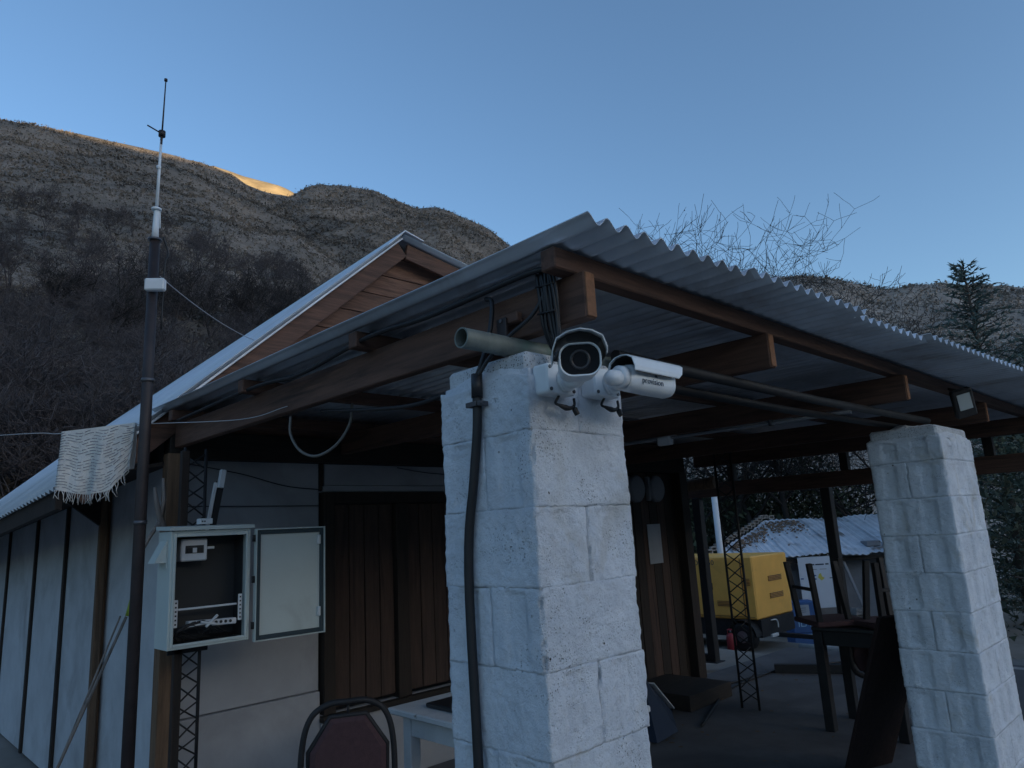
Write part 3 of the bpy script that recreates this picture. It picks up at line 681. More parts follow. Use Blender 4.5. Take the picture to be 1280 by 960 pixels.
# ================================================================== block pillars
def block_mesh(L, Wd, Hh, seed, groove, step=0.0125, inner=0):
    """hollow concrete block: rough faces, worn edges, finger grooves in the ends (local x = length)"""
    nx, ny, nz_ = max(2, round(L/step)), max(2, round(Wd/step)), max(2, round(Hh/step)); idx = {}; vs = []; fs = []
    def vid(i, j, k):
        key = (i, j, k)
        if key not in idx: idx[key] = len(vs); vs.append((-L/2+L*i/nx, -Wd/2+Wd*j/ny, -Hh/2+Hh*k/nz_))
        return idx[key]
    for k in (0, nz_):
        for i in range(nx):
            for j in range(ny):
                q = [vid(i, j, k), vid(i+1, j, k), vid(i+1, j+1, k), vid(i, j+1, k)]; fs.append(q if k else q[::-1])
    for j in (0, ny):
        for i in range(nx):
            for k in range(nz_):
                q = [vid(i, j, k), vid(i+1, j, k), vid(i+1, j, k+1), vid(i, j, k+1)]; fs.append(q if j == 0 else q[::-1])
    for i in (0, nx):
        for j in range(ny):
            for k in range(nz_):
                q = [vid(i, j, k), vid(i, j+1, k), vid(i, j+1, k+1), vid(i, j, k+1)]; fs.append(q if i else q[::-1])
    out = []
    for (x, y, z) in vs:
        s = Vector((x*9+seed*7.3, y*9, z*9)); e = 0.0045
        nn = Vector((noise.noise(s), noise.noise(s+Vector((31, 0, 0))), noise.noise(s+Vector((0, 47, 0)))))
        s2 = s*5.5; n2 = Vector((noise.noise(s2), noise.noise(s2+Vector((31, 0, 0))), noise.noise(s2+Vector((0, 47, 0)))))
        d = nn*0.0028+n2*0.0034
        fx, fy, fz = L/2-abs(x), Wd/2-abs(y), Hh/2-abs(z)
        near = sorted((fx, fy, fz))
        if near[1] < 0.006:                       # arris: chipped and rounded
            c = 0.0007+0.002*max(0, noise.noise(s*1.3)-0.2)
            if fx < 0.006 and fy < 0.006 and (y > 0) != (inner > 0): c = 0.010*(0.25+1.5*abs(noise.noise(s*2.6)))
            d += Vector((-math.copysign(c if fx < 0.006 else 0, x), -math.copysign(c if fy < 0.006 else 0, y), -math.copysign(c if fz < 0.006 else 0, z)))
        if groove and fx < 1e-6 and abs(y) < 0.048 and fz > 0.014:
            d += Vector((-math.copysign((0.007 if groove == 1 else 0.011) if abs(y) < 0.036 else 0.002, x), 0, 0))
        if groove and fy < 1e-6 and groove > 1 and 0.045 < abs(x) < 0.125 and fz > 0.016:
            d += Vector((0, -math.copysign(0.010, y), 0))
        out.append((x+d.x, y+d.y, z+d.z))
    return out, fs
def pillar(name, label, x0, y0, wx, wy, top, dense_from, seed, face_groove=0):
    t = thing(name, label, 'pillar', (x0+wx/2, y0+wy/2, 0)); ch = 0.2075; k = 0
    MB().bx(x0+0.017, x0+wx-0.017, y0+0.017, y0+wy-0.017, -0.1, top-0.03, 0.012).build('mortar_core', MORTAR, t)
    z = 0.0
    while z < top-0.08:
        hh = min(ch, top-0.055-z)+0.0015
        step = (0.008 if dense_from else 0.0125) if z+ch > dense_from else 0.05
        alongx = (k % 2 == 0)
        nB = 2
        for b in range(nB):
            L, Wd = (wx, wy/nB+0.0015) if alongx else (wy, wx/nB+0.0015)
            vs, fs = block_mesh(L, Wd, hh, seed+k*2+b, 1 if not face_groove else 2, step, 1 if b == 0 else -1)
            if alongx: cx, cy = x0+wx/2, y0+wy*(b+0.5)/nB; tr = lambda p: (cx+p[0], cy+p[1], z+hh/2+p[2])
            else: cx, cy = x0+wx*(b+0.5)/nB, y0+wy/2; tr = lambda p: (cx-p[1], cy+p[0], z+hh/2+p[2])
            jx, jy = random.uniform(-0.002, 0.002), random.uniform(-0.002, 0.002)
            vs = [tr(p) for p in vs]
            if z+ch > top-0.14:
                vs = [(p[0], p[1], p[2]-(0.04*(min(1.1, ((2*(p[0]-x0)/wx-1)**4+(2*(p[1]-y0)/wy-1)**4)**0.25)**3)*(1+0.8*noise.noise((p[0]*6, p[1]*6, seed))) *max(0.0, ((p[2]-z)/hh-0.35)/0.65))) for p in vs]
            vs = [(p[0]+jx, p[1]+jy, p[2]+0.0007) for p in vs]
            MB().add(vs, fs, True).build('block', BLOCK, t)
        z += ch; k += 1
    # rough cement cap, rounded towards the sides
    n = 34; vs = []; fs = []
    for i in range(n+1):
        for j in range(n+1):
            u_, v_ = -1+2*i/n, -1+2*j/n; e = max(abs(u_), abs(v_)); rd = (u_**4+v_**4)**0.25
            x, y = x0+wx/2+u_*wx/2*0.992, y0+wy/2+v_*wy/2*0.992
            h_ = top-0.082+0.110*(1-min(1, rd)**2.4)*(0.85+0.3*noise.noise((x*7, y*7, seed)))+0.004*noise.noise((x*60, y*60, 1))
            if e > 0.999: h_ = top-0.15
            vs.append((x+0.004*noise.noise((x*30, y*30, 5)), y+0.004*noise.noise((x*30, y*30, 9)), h_))
    for i in range(n):
        for j in range(n): a = i*(n+1)+j; fs.append((a, a+n+1, a+n+2, a+1))
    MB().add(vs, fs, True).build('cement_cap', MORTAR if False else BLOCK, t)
    return t
pillar('block_pillar', 'near whitewashed concrete block pillar carrying the two security cameras', 1.345, 1.318, 0.41, 0.385, 2.125, 0.8, 3)
pillar('block_pillar', 'far whitewashed concrete block pillar at right under the floodlight', 4.50, 1.185, 0.62, 0.40, 2.10, 0.0, 90, 2)

# ================================================================== security cameras
def rrect(hw, hh, rad, n=5):
    pts = []
    for (sx, sz, a0) in ((1, 1, 0), (-1, 1, 90), (-1, -1, 180), (1, -1, 270)):
        for k in range(n+1):
            a = R(a0+90*k/n); pts.append((sx*(hw-rad)+rad*math.cos(a), sz*(hh-rad)+rad*math.sin(a)))
    return pts
def cctv(label, box_c, rear, fwd_, hw, hh, L, lettering):
    t = thing('security_camera', label, 'camera', box_c, 'bullet cameras on the near pillar')
    bx_ = Vector(box_c)
    g = MB(); g.M = frame(bx_, (1, 0, 0), (0, 1, 0), (0, 0, 1)); rings = []
    for (yy, s) in ((0.028, 1.0), (-0.018, 1.0), (-0.024, 0.95)): rings.append([(p[0]*s, yy, p[1]*s) for p in rrect(0.057, 0.042, 0.010)])
    g.loft(rings, smooth=False); jb = g.build('junction_box', CAMWHITE, t)
    for sx in (-1, 1):
        for sz in (-1, 1):
            MB().disc(bx_+Vector((sx*0.046, -0.0242, sz*0.031)), (0, -1, 0), 0.0052, 0.003, 10).build('screw', SCREW, jb)
    f = Vector(fwd_).normalized(); r_ = f.cross(Vector((0, 0, 1))).normalized(); u_ = r_.cross(f)
    rear = Vector(rear); M = frame(rear, r_, f, u_)
    st = bx_+Vector((0.012, -0.024, -0.002))
    g = MB(); g.tube([st, st+Vector((0, -0.014, 0))], 0.034, 20); g.tube(curve_pts([st, st+Vector((0, -0.05, -0.004)), rear-f*0.045-u_*0.008, rear-f*0.006-u_*0.004], 6), [0.024]*6+[0.020]*6+[0.022]*7, 16)
    g.build('arm', CAMWHITE, t)
    g = MB(); g.tube([rear-f*0.026, rear-f*0.022, rear-f*0.021, rear-f*0.002], [0.024, 0.026, 0.030, 0.032], 20); g.build('swivel', CAMWHITE, t)
    g = MB(); g.M = M; rings = []
    for (yy, s) in ((0.0, 0.80), (0.006, 0.90), (0.02, 0.97), (L*0.5, 1.0), (L-0.004, 1.0), (L, 0.985)):
        rings.append([(p[0]*s, yy, p[1]*s) for p in rrect(hw, hh, min(hw, hh)*0.80, 7)])
    g.loft(rings, cap=False); n = len(rings[0])
    inner = [[(p[0], yy, p[1]) for p in rrect(hw-0.0042, hh-0.0042, min(hw, hh)*0.72, 7)] for yy in (L, L-0.02)]
    g.loft([rings[-1]]+inner, cap=False); g.f.append(tuple(range(n))); g.sm.append(False); body = g.build('body', CAMWHITE, t)
    g = MB(); g.M = M; g.loft([[(p[0], yy, p[1]) for p in rrect(hw-0.0044, hh-0.0044, min(hw, hh)*0.715, 7)] for yy in (L-0.013, L-0.010)], smooth=False); fg = g.build('front_glass', GLASSBLK, t)
    g = MB(); g.M = M
    g.loft([[(rr_*math.cos(2*math.pi*k/24), L-yy, rr_*math.sin(2*math.pi*k/24)) for k in range(24)] for (rr_, yy) in ((0.025, 0.0098), (0.024, 0.006), (0.019, 0.006), (0.017, 0.0096))], cap=False); g.build('lens_ring', LENSRING, fg)
    # sun shield: bent plate over the top, longer at the front
    g = MB(); g.M = M; pr = []
    W2_ = hw+0.015
    prof = [(-W2_, hh*0.30), (-W2_, hh*0.62), (-W2_*0.84, hh+0.010), (-W2_*0.45, hh+0.022), (0, hh+0.025), (W2_*0.45, hh+0.022), (W2_*0.84, hh+0.010), (W2_, hh*0.62), (W2_, hh*0.30)]
    outer = lambda yy, s: [(p[0]*s, yy, p[1]) for p in prof]
    nP = len(prof); vs = []; fs = []
    ys_ = [-0.006, L*0.5, L+0.028, L+0.055]
    for lay in (0, 1):
        for a, yy in enumerate(ys_):
            for i, p in enumerate(prof):
                cut = 0 if a < 3 else 0
                yv = yy if a < 3 else L+0.055-0.05*abs(i-4)/4*1.1
                yv = yv if a != 2 else L+0.028-0.06*abs(i-4)/4
                vs.append((p[0]-(0.0022*lay*(1 if p[0] > 0.001 else -1 if p[0] < -0.001 else 0)), yv, p[1]-0.0022*lay))
    B = len(ys_)*nP
    for a in range(len(ys_)-1):
        for i in range(nP-1):
            q = (a*nP+i, a*nP+i+1, (a+1)*nP+i+1, (a+1)*nP+i); fs += [q, tuple(B+v for v in q)[::-1]]
    for i in range(nP-1):
        fs += [(i, B+i, B+i+1, i+1), ((len(ys_)-1)*nP+i, (len(ys_)-1)*nP+i+1, B+(len(ys_)-1)*nP+i+1, B+(len(ys_)-1)*nP+i)]
    for a in range(len(ys_)-1):
        fs += [(a*nP, (a+1)*nP, B+(a+1)*nP, B+a*nP), (a*nP+nP-1, B+a*nP+nP-1, B+(a+1)*nP+nP-1, (a+1)*nP+nP-1)]
    g.add(vs, fs, False); g.build('sun_shield', CAMWHITE, t)
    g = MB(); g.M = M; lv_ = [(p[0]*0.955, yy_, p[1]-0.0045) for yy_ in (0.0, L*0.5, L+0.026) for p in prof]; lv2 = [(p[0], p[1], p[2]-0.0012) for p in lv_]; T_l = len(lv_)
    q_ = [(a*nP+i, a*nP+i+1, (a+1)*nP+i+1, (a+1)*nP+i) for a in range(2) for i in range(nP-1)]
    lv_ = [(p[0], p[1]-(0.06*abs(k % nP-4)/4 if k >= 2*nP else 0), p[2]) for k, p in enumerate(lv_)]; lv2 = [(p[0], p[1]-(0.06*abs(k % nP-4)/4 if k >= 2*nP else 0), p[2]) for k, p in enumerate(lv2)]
    g.add(lv_+lv2, q_+[tuple(T_l+v for v in f_)[::-1] for f_ in q_]); g.build('shield_shade_liner', RUBBER, t)  # dark lining, also put in as the shadow line under the shield
    if lettering:
        x_ = f; z_ = r_; y_ = u_
        Mt = frame(rear+r_*(hw+0.0006)+f*L*0.45-u_*0.010, x_, y_, z_)
        text_mesh('provision', 0.0235, 'lettering', INK, body, Mt)
        Mt = frame(rear+r_*(hw+0.0006)+f*L*0.53+u_*0.007, x_, y_, z_); text_mesh('ISR', 0.009, 'lettering', INK, body, Mt)
    # pigtail cable with connector under the box
    g = MB(); c0 = bx_+Vector((0.01, 0.0, -0.042)); cp_ = curve_pts([c0, c0+Vector((-0.022, -0.006, -0.022)), c0+Vector((-0.014, -0.014, -0.030)), c0+Vector((0.018, -0.016, -0.036)), c0+Vector((0.048, -0.012, -0.026)), c0+Vector((0.056, -0.006, -0.004))], 8); g.tube(cp_, [0.0038+0.0045*max(0.0, 1-abs(k-22)/8) for k in range(len(cp_))], 9); g.tube(curve_pts([c0+Vector((0.046, -0.012, -0.024)), c0+Vector((0.044, -0.018, -0.040)), c0+Vector((0.050, -0.020, -0.052))], 6), [0.004]*4+[0.008]*9, 8); g.build('pigtail_cable', RUBBER, t)
    return t
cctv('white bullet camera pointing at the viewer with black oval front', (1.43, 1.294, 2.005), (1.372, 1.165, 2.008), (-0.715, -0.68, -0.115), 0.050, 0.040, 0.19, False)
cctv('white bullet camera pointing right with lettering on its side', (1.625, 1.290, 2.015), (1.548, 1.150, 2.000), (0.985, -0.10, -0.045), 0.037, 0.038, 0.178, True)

# ------------------------------------------------------------------ conduit and cables on the near pillar
K = thing('cable_conduit', 'black vertical cable conduit clamped to the left face of the near pillar', 'conduit', (1.33, 1.54, 0))
g = MB(); g.tube(curve_pts([(1.328, 1.575, -0.05), (1.328, 1.572, 0.9), (1.326, 1.578, 1.5), (1.327, 1.540, 1.75), (1.328, 1.516, 1.9), (1.328, 1.510, 2.02)], 6), 0.0135, 12); g.build('pipe', RUBBER, K)
g = MB(); g.tube([(1.328, 1.511, 1.985), (1.328, 1.508, 2.055)], 0.0165, 12); g.build('end_sleeve', RUBBER, K)
g = MB(); g.bx(1.3075, 1.3105, 1.495, 1.540, 1.958, 1.972, 0.001); g.bx(1.311, 1.343, 1.480, 1.4935, 1.958, 1.972, 0.001); g.bx(1.311, 1.343, 1.5305, 1.54, 1.958, 1.972, 0.001); g.disc((1.318, 1.475, 1.965), (-1, 0, 0), 0.005, 0.012, 8); g.build('clamp', SCREW, K)
def cable(label, ctrl, r_, ma=RUBBER, n=8, name='cable', group=None):
    g = MB(); g.tube(curve_pts(ctrl, n), r_, 8); return tag(g.build(name, ma), label, 'cable', group)
cable('thick black cable rising from the conduit to the roof edge', [(1.328, 1.506, 2.05), (1.34, 1.49, 2.10), (1.375, 1.49, 2.20), (1.395, 1.50, 2.285), (1.40, 1.53, 2.305)], 0.0075)
cable('black cable curving from the conduit across the beam to the cable bundle', [(1.324, 1.500, 2.045), (1.34, 1.455, 2.10), (1.37, 1.40, 2.155), (1.395, 1.335, 2.20), (1.41, 1.295, 2.26), (1.412, 1.285, 2.31)], 0.0058)
B = thing('cable_bundle', 'bundle of black cables hanging from the roof corner to the cameras', 'cable', (1.41, 1.28, 2.0))
for i in range(8):
    rg = random.Random(i+3); y_ = 1.252+0.008*i; x_ = 1.412-0.004*(i % 2)
    g = MB(); g.tube(curve_pts([(x_, y_+0.01, 2.32), (x_-0.004, y_+rg.uniform(-.01, .01), 2.25), (x_+0.004, y_+rg.uniform(-.006, .006), 2.16), (x_-0.004+0.006*i, y_-0.004, 2.09), (1.40+0.010*i, 1.268, 2.052)], 6), 0.0052, 7); g.build('cable', RUBBER, B)
for z_ in (2.275, 2.195): 
    g = MB(); g.tube([(1.401, 1.25, z_), (1.401, 1.318, z_+0.004)], 0.0032, 6); g.build('cable_tie', RUBBER, B)
T_ = thing('terminal_block', 'small brown connector block screwed to the first rafter', 'connector', (1.42, 1.45, 2.2))
MB().bx(1.405, 1.4285, 1.405, 1.50, 2.205, 2.235, 0.003).build('strip', W_BEAM_Y, T_); MB().bx(1.395, 1.4045, 1.445, 1.485, 2.155, 2.225, 0.003).build('plug', STEEL_DK, T_); MB().disc((1.3945, 1.464, 2.216), (-1, 0, 0), 0.006, 0.003, 8).build('screw', SCREW, T_)
cable('black cable swinging from the pillar top back along the rafter', [(1.47, 1.50, 2.10), (1.50, 1.75, 2.085), (1.50, 2.05, 2.07), (1.49, 2.35, 2.10), (1.485, 2.7, 2.15)], 0.008)
cable('black cable tied along the underside of the roof edge', [(1.41, 1.27, 2.325), (1.39, 1.36, 2.325), (1.38, 1.8, 2.315), (1.375, 2.15, 2.33), (1.385, 2.7, 2.30), (1.38, 3.15, 2.325), (1.385, 4.2, 2.32)], 0.009)
cable('pale hose hanging in a loop below the first rafter', [(1.46, 2.93, 2.16), (1.455, 2.92, 2.08), (1.47, 2.86, 2.0), (1.495, 2.76, 1.965), (1.53, 2.66, 2.0), (1.555, 2.59, 2.08), (1.56, 2.575, 2.17)], 0.0062, HOSE, name='hose')
for i, pts in enumerate(([(1.55, 4.49, 2.12), (1.9, 4.485, 2.06), (2.2, 4.485, 1.985), (2.46, 4.487, 1.96)], [(1.52, 4.488, 1.86), (1.9, 4.485, 1.855), (2.45, 4.487, 1.85)], [(3.1, 4.48, 2.125), (3.4, 4.48, 2.09), (3.8, 4.48, 2.075)])):
    cable(('thin black wire slanting down the white wall panel', 'thin black wire running level across the white wall panel', 'thin black wire sagging over the lintel above the shutters')[i], pts, 0.003)

# ================================================================== floodlight
FL = thing('floodlight', 'small black floodlight under the roof edge above the far pillar', 'floodlight', (4.86, 1.12, 2.2))
fz = Vector((-0.72, -0.60, -0.34)).normalized(); fxx = fz.cross(Vector((0, 0, 1))).normalized(); fy = fxx.cross(fz)
rl = Matrix.Rotation(R(14), 3, fz); fxx = rl @ fxx; fy = rl @ fy
g = MB(); g.M = frame((4.86, 1.12, 2.205), fxx, fy, fz); g.box((0, 0, -0.015), (0.115, 0.175, 0.045), None, 0.008); hsg = g.build('housing', STEEL_BLK, FL)
g = MB(); g.M = frame((4.86, 1.12, 2.205), fxx, fy, fz); g.box((0, 0.012, 0.0095), (0.075, 0.098, 0.004), None, 0.001); g.build('glass', LAMPGLASS, FL)
MB().tube([(4.88, 1.13, 2.28), (4.89, 1.20, 2.31)], 0.008, 8).build('bracket', STEEL_BLK, FL)

# ================================================================== antenna pole
A_ = thing('antenna_pole', 'tall dark pole with thin white whip antenna on top', 'antenna', (0.985, 3.36, -0.1))
def P_(z): return Vector((0.985, 3.36, z))
g = MB(); g.tube([P_(-0.1), P_(2.1), P_(3.03)], [0.026, 0.024, 0.022], 16); g.build('mast', STEEL_DK, A_)
g = MB(); g.disc(P_(3.03), (0, 0, 1), 0.031, 0.010, 14); g.build('cap_plate', SCREW, A_)
MB().box(tuple(P_(2.80)+Vector((0.0, -0.04, 0))), (0.088, 0.034, 0.058), Matrix.Rotation(R(-38), 3, 'Z'), 0.006).build('connection_box', PLASTIC, A_)
g = MB(); g.tube([P_(3.04), P_(3.10), P_(3.17), P_(3.20)], [0.016, 0.014, 0.011, 0.010], 12); g.tube([P_(3.185), P_(3.195)], 0.022, 12); g.tube([P_(3.10)+Vector((0.018, 0, 0)), P_(3.2)+Vector((0.012, 0, 0))], 0.005, 6); br = g.build('antenna_base', CAMWHITE, A_)
g = MB(); g.tube([P_(3.2), P_(3.55)+Vector((0.005, 0, 0))], [0.0075, 0.0055], 10); g.tube([P_(3.40), P_(3.415)], 0.011, 10); wp = g.build('whip', CAMWHITE, A_)
g = MB(); g.tube([P_(3.53)+Vector((0.005, 0, 0)), P_(3.60)+Vector((0.007, 0, 0))], 0.006, 8); g.disc(P_(3.575)+Vector((0.007, 0, 0)), (0, 0, 1), 0.016, 0.028, 10); g.tube([P_(3.61)+Vector((-0.055, 0.02, 0.012)), P_(3.59)+Vector((0.007, 0, 0))], 0.0035, 6); g.build('coil', STEEL_DK, wp)
g = MB(); g.tube([P_(3.60)+Vector((0.007, 0, 0)), P_(3.885)+Vector((0.012, 0, 0))], [0.0042, 0.0028], 8); g.disc(P_(3.88)+Vector((0.012, 0, 0)), (0, 0, 1), 0.008, 0.012, 8); g.build('tip', STEEL_DK, wp)
g = MB(); g.tube(curve_pts([P_(3.05)+Vector((0.03, -0.02, 0)), P_(2.97)+Vector((0.055, -0.02, 0)), P_(2.9)+Vector((0.042, -0.02, 0)), P_(2.6)+Vector((0.042, -0.015, 0))], 6), 0.004, 6); g.build('feed_cable', RUBBER, A_)
for z_ in (1.72, 2.35): MB().tube([P_(z_), P_(z_+0.016)], 0.0275, 16).build('strap', SCREW, A_)
g = MB(); g.tube(sag(P_(2.86)+Vector((0.03, 0, 0)), (1.95, 4.45, 2.95), 0.03), 0.0025, 5); tag(g.build('guy_wire', WIREM), 'thin guy wire slanting from the antenna pole towards the gable', 'wire')
# clothes wire and rug
CW = [(-0.6, 4.95, 2.12), (0.531, 3.883, 2.155), (0.735, 3.687, 2.148), (0.95, 3.44, 2.165), (1.309, 3.119, 2.165), (1.43, 2.9, 2.20)]
g = MB(); g.tube(curve_pts(CW, 8), 0.0018, 6); tag(g.build('clothes_wire', WIREM), 'thin wire strung past the antenna pole to the first rafter', 'wire')
RG = thing('fringed_rug', 'white woven fringed rug hung over the wire beside the antenna pole', 'rug', (0.85, 3.57, 2.15))
p0, p1 = Vector((0.735, 3.687, 2.15)), Vector((0.965, 3.425, 2.168)); nrm = Vector((-(p1-p0).y, (p1-p0).x, 0)).normalized()
if nrm.dot(Vector((-1, -1, 0))) < 0: nrm = -nrm
def rug(side, sgn, dropf, nu=40, nv_=44):
    G = []
    for j in range(nv_+1):
        row = []
        for i in range(nu+1):
            s_ = i/nu; t_ = j/nv_; base = p0.lerp(p1, s_); dr = dropf(s_)
            fold = (0.018*math.sin(s_*11+1)+0.010*math.sin(s_*23+t_*2))*t_
            row.append(base+nrm*(sgn*(0.006+0.012*t_)+fold)+Vector((0, 0, 0.004-dr*t_+0.0013*math.cos(j*math.pi))) + (p1-p0).normalized()*(0.03*t_*(0.5-s_)*1.2))
        G.append(row)
    return G
drop_f = lambda s_: 0.265+0.035*math.sin(s_*3.0)-0.10*max(0, s_-0.78)/0.22
for (nm, sg, df, lay) in (('front_drop', 1, drop_f, 0), ('back_drop', -1, lambda s_: 0.20, 1)):
    G = rug(nm, sg, df); g = MB(); nu = len(G[0]); vs = [p for row in G for p in row]; T = len(vs); vs2 = [p-nrm*0.004 for p in vs]; fs = []
    for j in range(len(G)-1):
        for i in range(nu-1):
            q = (j*nu+i, j*nu+i+1, (j+1)*nu+i+1, (j+1)*nu+i); fs += [q, tuple(T+a for a in q)[::-1]]
    for j in range(len(G)-1):
        for e in (0, nu-1): fs.append((j*nu+e, (j+1)*nu+e, T+(j+1)*nu+e, T+j*nu+e))
    for i in range(nu-1): fs.append(((len(G)-1)*nu+i, (len(G)-1)*nu+i+1, T+(len(G)-1)*nu+i+1, T+(len(G)-1)*nu+i))
    g.add([tuple(p) for p in vs+vs2], fs, True); panel = g.build(nm, RUG, RG)
    if lay == 0:
        g = MB()
        for j in range(2, len(G)-1, 2):          # dark weft threads standing proud of the weave
            i = 0
            rg = random.Random(j)
            while i < nu-4:
                ln = rg.randint(2, 5)
                if rg.random() < 0.82: g.tube([G[j][k]+nrm*0.0014+Vector((0, 0, 0.006*math.sin(k*0.45))) for k in range(i, min(nu-1, i+ln)+1)], 0.0013, 4)
                i += ln+1
        g.build('weft_threads', RUGLINE, panel, 'stuff')
        g = MB(); rg = random.Random(4)
        for i in range(0, nu, 1):
            p = G[-1][i]; g.tube([p, p+Vector((rg.gauss(0, .004), rg.gauss(0, .004), -0.018)), p+Vector((rg.gauss(0, .008), rg.gauss(0, .008), -0.036-0.012*rg.random()))], 0.0016, 4)
        g.build('fringe', RUG, RG, 'stuff')

# ================================================================== lattice towers
def lattice(label, loc, wd, h, rod, pitch, group, rot=0.0, extra=None):
    t = thing('lattice_mast', label, 'mast', loc, group); x0, y0, z0 = loc
    c = [Vector((x0+wd*0.577*math.cos(R(a)+rot), y0+wd*0.577*math.sin(R(a)+rot), 0)) for a in (90, 210, 330)]
    for p in c: MB().tube([p+Vector((0, 0, z0)), p+Vector((0, 0, z0+h))], rod, 8).build('upright', STEEL_BLK, t)
    for i in range(3):
        a, b = c[i], c[(i+1) % 3]; k = 0; z = z0+0.04
        while z < z0+h-pitch*0.6:
            p, q = (a, b) if k % 2 == 0 else (b, a)
            MB().tube([p+Vector((0, 0, z)), q+Vector((0, 0, z+pitch))], rod*0.5, 5).build('brace', STEEL_BLK, t); z += pitch; k += 1
    return t
lattice('short black lattice mast behind the open electrical cabinet', (1.41, 3.98, -0.05), 0.125, 2.19, 0.009, 0.085, 'black lattice masts', 0.25)
lattice('black lattice mast standing on the concrete floor before the yellow generator', (5.97, 3.36, 0.0), 0.165, 2.27, 0.011, 0.115, 'black lattice masts', 0.5)
MB_ = MB(); MB_.bx(1.335, 1.375, 3.905, 3.94, -0.05, 2.12); tag(MB_.build('timber_stud', W_DARK), 'dark timber stud beside the lattice mast behind the cabinet', 'post')
LT = thing('batten_lamp', 'slanted tube lamp with white end bracket above the cabinet', 'lamp', (1.53, 4.02, 1.75))
g = MB(); g.bar((1.540, 4.02, 1.70), (1.585, 4.02, 1.97), 0.045, 0.035, (1, 0, 0)); g.build('housing', STEEL_BLK, LT); MB().bar((1.510, 4.0, 1.70), (1.552, 4.0, 1.96), 0.018, 0.018).build('tube', PLASTIC, LT); MB().bar((1.571, 3.985, 1.93), (1.586, 3.985, 2.03), 0.03, 0.03).build('end_bracket', PLASTIC, LT)
DW = thing('dry_branch', 'grey forked dry branch leaning beside the cabinet', 'branch', (1.33, 4.2, 1.68))
for nm, pts, r_ in (('stem', [(1.375, 4.2, 1.62), (1.345, 4.2, 1.74), (1.315, 4.2, 1.84), (1.295, 4.2, 1.95)], [0.022, 0.02, 0.015, 0.008]), ('twig', [(1.335, 4.2, 1.78), (1.345, 4.19, 1.88), (1.335, 4.19, 2.0)], [0.015, 0.012, 0.006]), ('twig', [(1.33, 4.2, 1.76), (1.275, 4.18, 1.68), (1.25, 4.18, 1.62)], [0.012, 0.010, 0.006])):
    MB().tube(curve_pts(pts, 1), r_, 8).build(nm, W_GREY, DW)

# ================================================================== electrical cabinet
EC = thing('electrical_cabinet', 'grey steel electrical cabinet hanging open beside the antenna pole', 'cabinet', (1.43, 3.8, 1.13))
X0, X1, Y0c, Y1c, Z0c, Z1c = 1.235, 1.635, 3.72, 3.90, 1.135, 1.695
th = 0.012
def cb(name, ma, x0, x1, y0, y1, z0, z1, par=EC, ch=0.002): return MB().bx(x0, x1, y0, y1, z0, z1, ch).build(name, ma, par)
cb('side_panel', CAB, X0, X0+th, Y0c, Y1c, Z0c, Z1c); cb('side_panel', CAB, X1-th, X1, Y0c, Y1c, Z0c, Z1c); cb('top_panel', CAB, X0+th, X1-th, Y0c, Y1c, Z1c-th, Z1c); cb('bottom_panel', CAB, X0+th, X1-th, Y0c, Y1c, Z0c, Z0c+th)
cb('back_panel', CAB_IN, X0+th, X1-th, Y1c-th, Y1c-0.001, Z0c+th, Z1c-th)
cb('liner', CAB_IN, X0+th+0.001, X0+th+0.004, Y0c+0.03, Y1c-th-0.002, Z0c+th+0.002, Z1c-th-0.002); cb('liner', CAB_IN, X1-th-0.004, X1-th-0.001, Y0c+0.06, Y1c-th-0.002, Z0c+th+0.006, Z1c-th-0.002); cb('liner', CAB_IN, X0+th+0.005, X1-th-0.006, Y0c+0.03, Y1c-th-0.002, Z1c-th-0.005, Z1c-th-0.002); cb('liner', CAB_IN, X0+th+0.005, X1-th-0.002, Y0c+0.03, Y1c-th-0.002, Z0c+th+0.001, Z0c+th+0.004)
for (a, b, c_, d) in ((X0+th, X0+0.026, Z0c+th, Z1c-th), (X1-0.026, X1-th, Z0c+th, Z1c-th), (X0+0.026, X1-0.026, Z1c-0.030, Z1c-th), (X0+0.026, X1-0.026, Z0c+th, Z0c+0.026)): cb('front_lip', CAB, a, b, Y0c-0.006, Y0c+0.004, c_, d)
g = MB(); g.prism([(X0-0.012, Y0c-0.02, Z1c+0.002), (X0-0.012, Y1c+0.01, Z1c+0.012), (X1+0.012, Y1c+0.01, Z1c+0.012), (X1+0.012, Y0c-0.02, Z1c+0.002)], (0, 0, 0.018)); g.build('rain_hood', CAB, EC)
g = MB(); g.prism([(X0-0.001, 3.76, 1.655), (X0-0.001, 3.86, 1.655), (X0-0.001, 3.86, 1.52), (X0-0.001, 3.76, 1.52)], (-0.004, 0, 0)); vs = [(X0-0.006, 3.76, 1.65), (X0-0.006, 3.86, 1.65), (X0-0.06, 3.86, 1.545), (X0-0.06, 3.76, 1.545), (X0-0.006, 3.76, 1.545), (X0-0.006, 3.86, 1.545)]
g.add(vs, [(0, 3, 2, 1), (0, 4, 3), (1, 2, 5), (2, 3, 4, 5)]); g.build('vent_hood', CAB, EC)
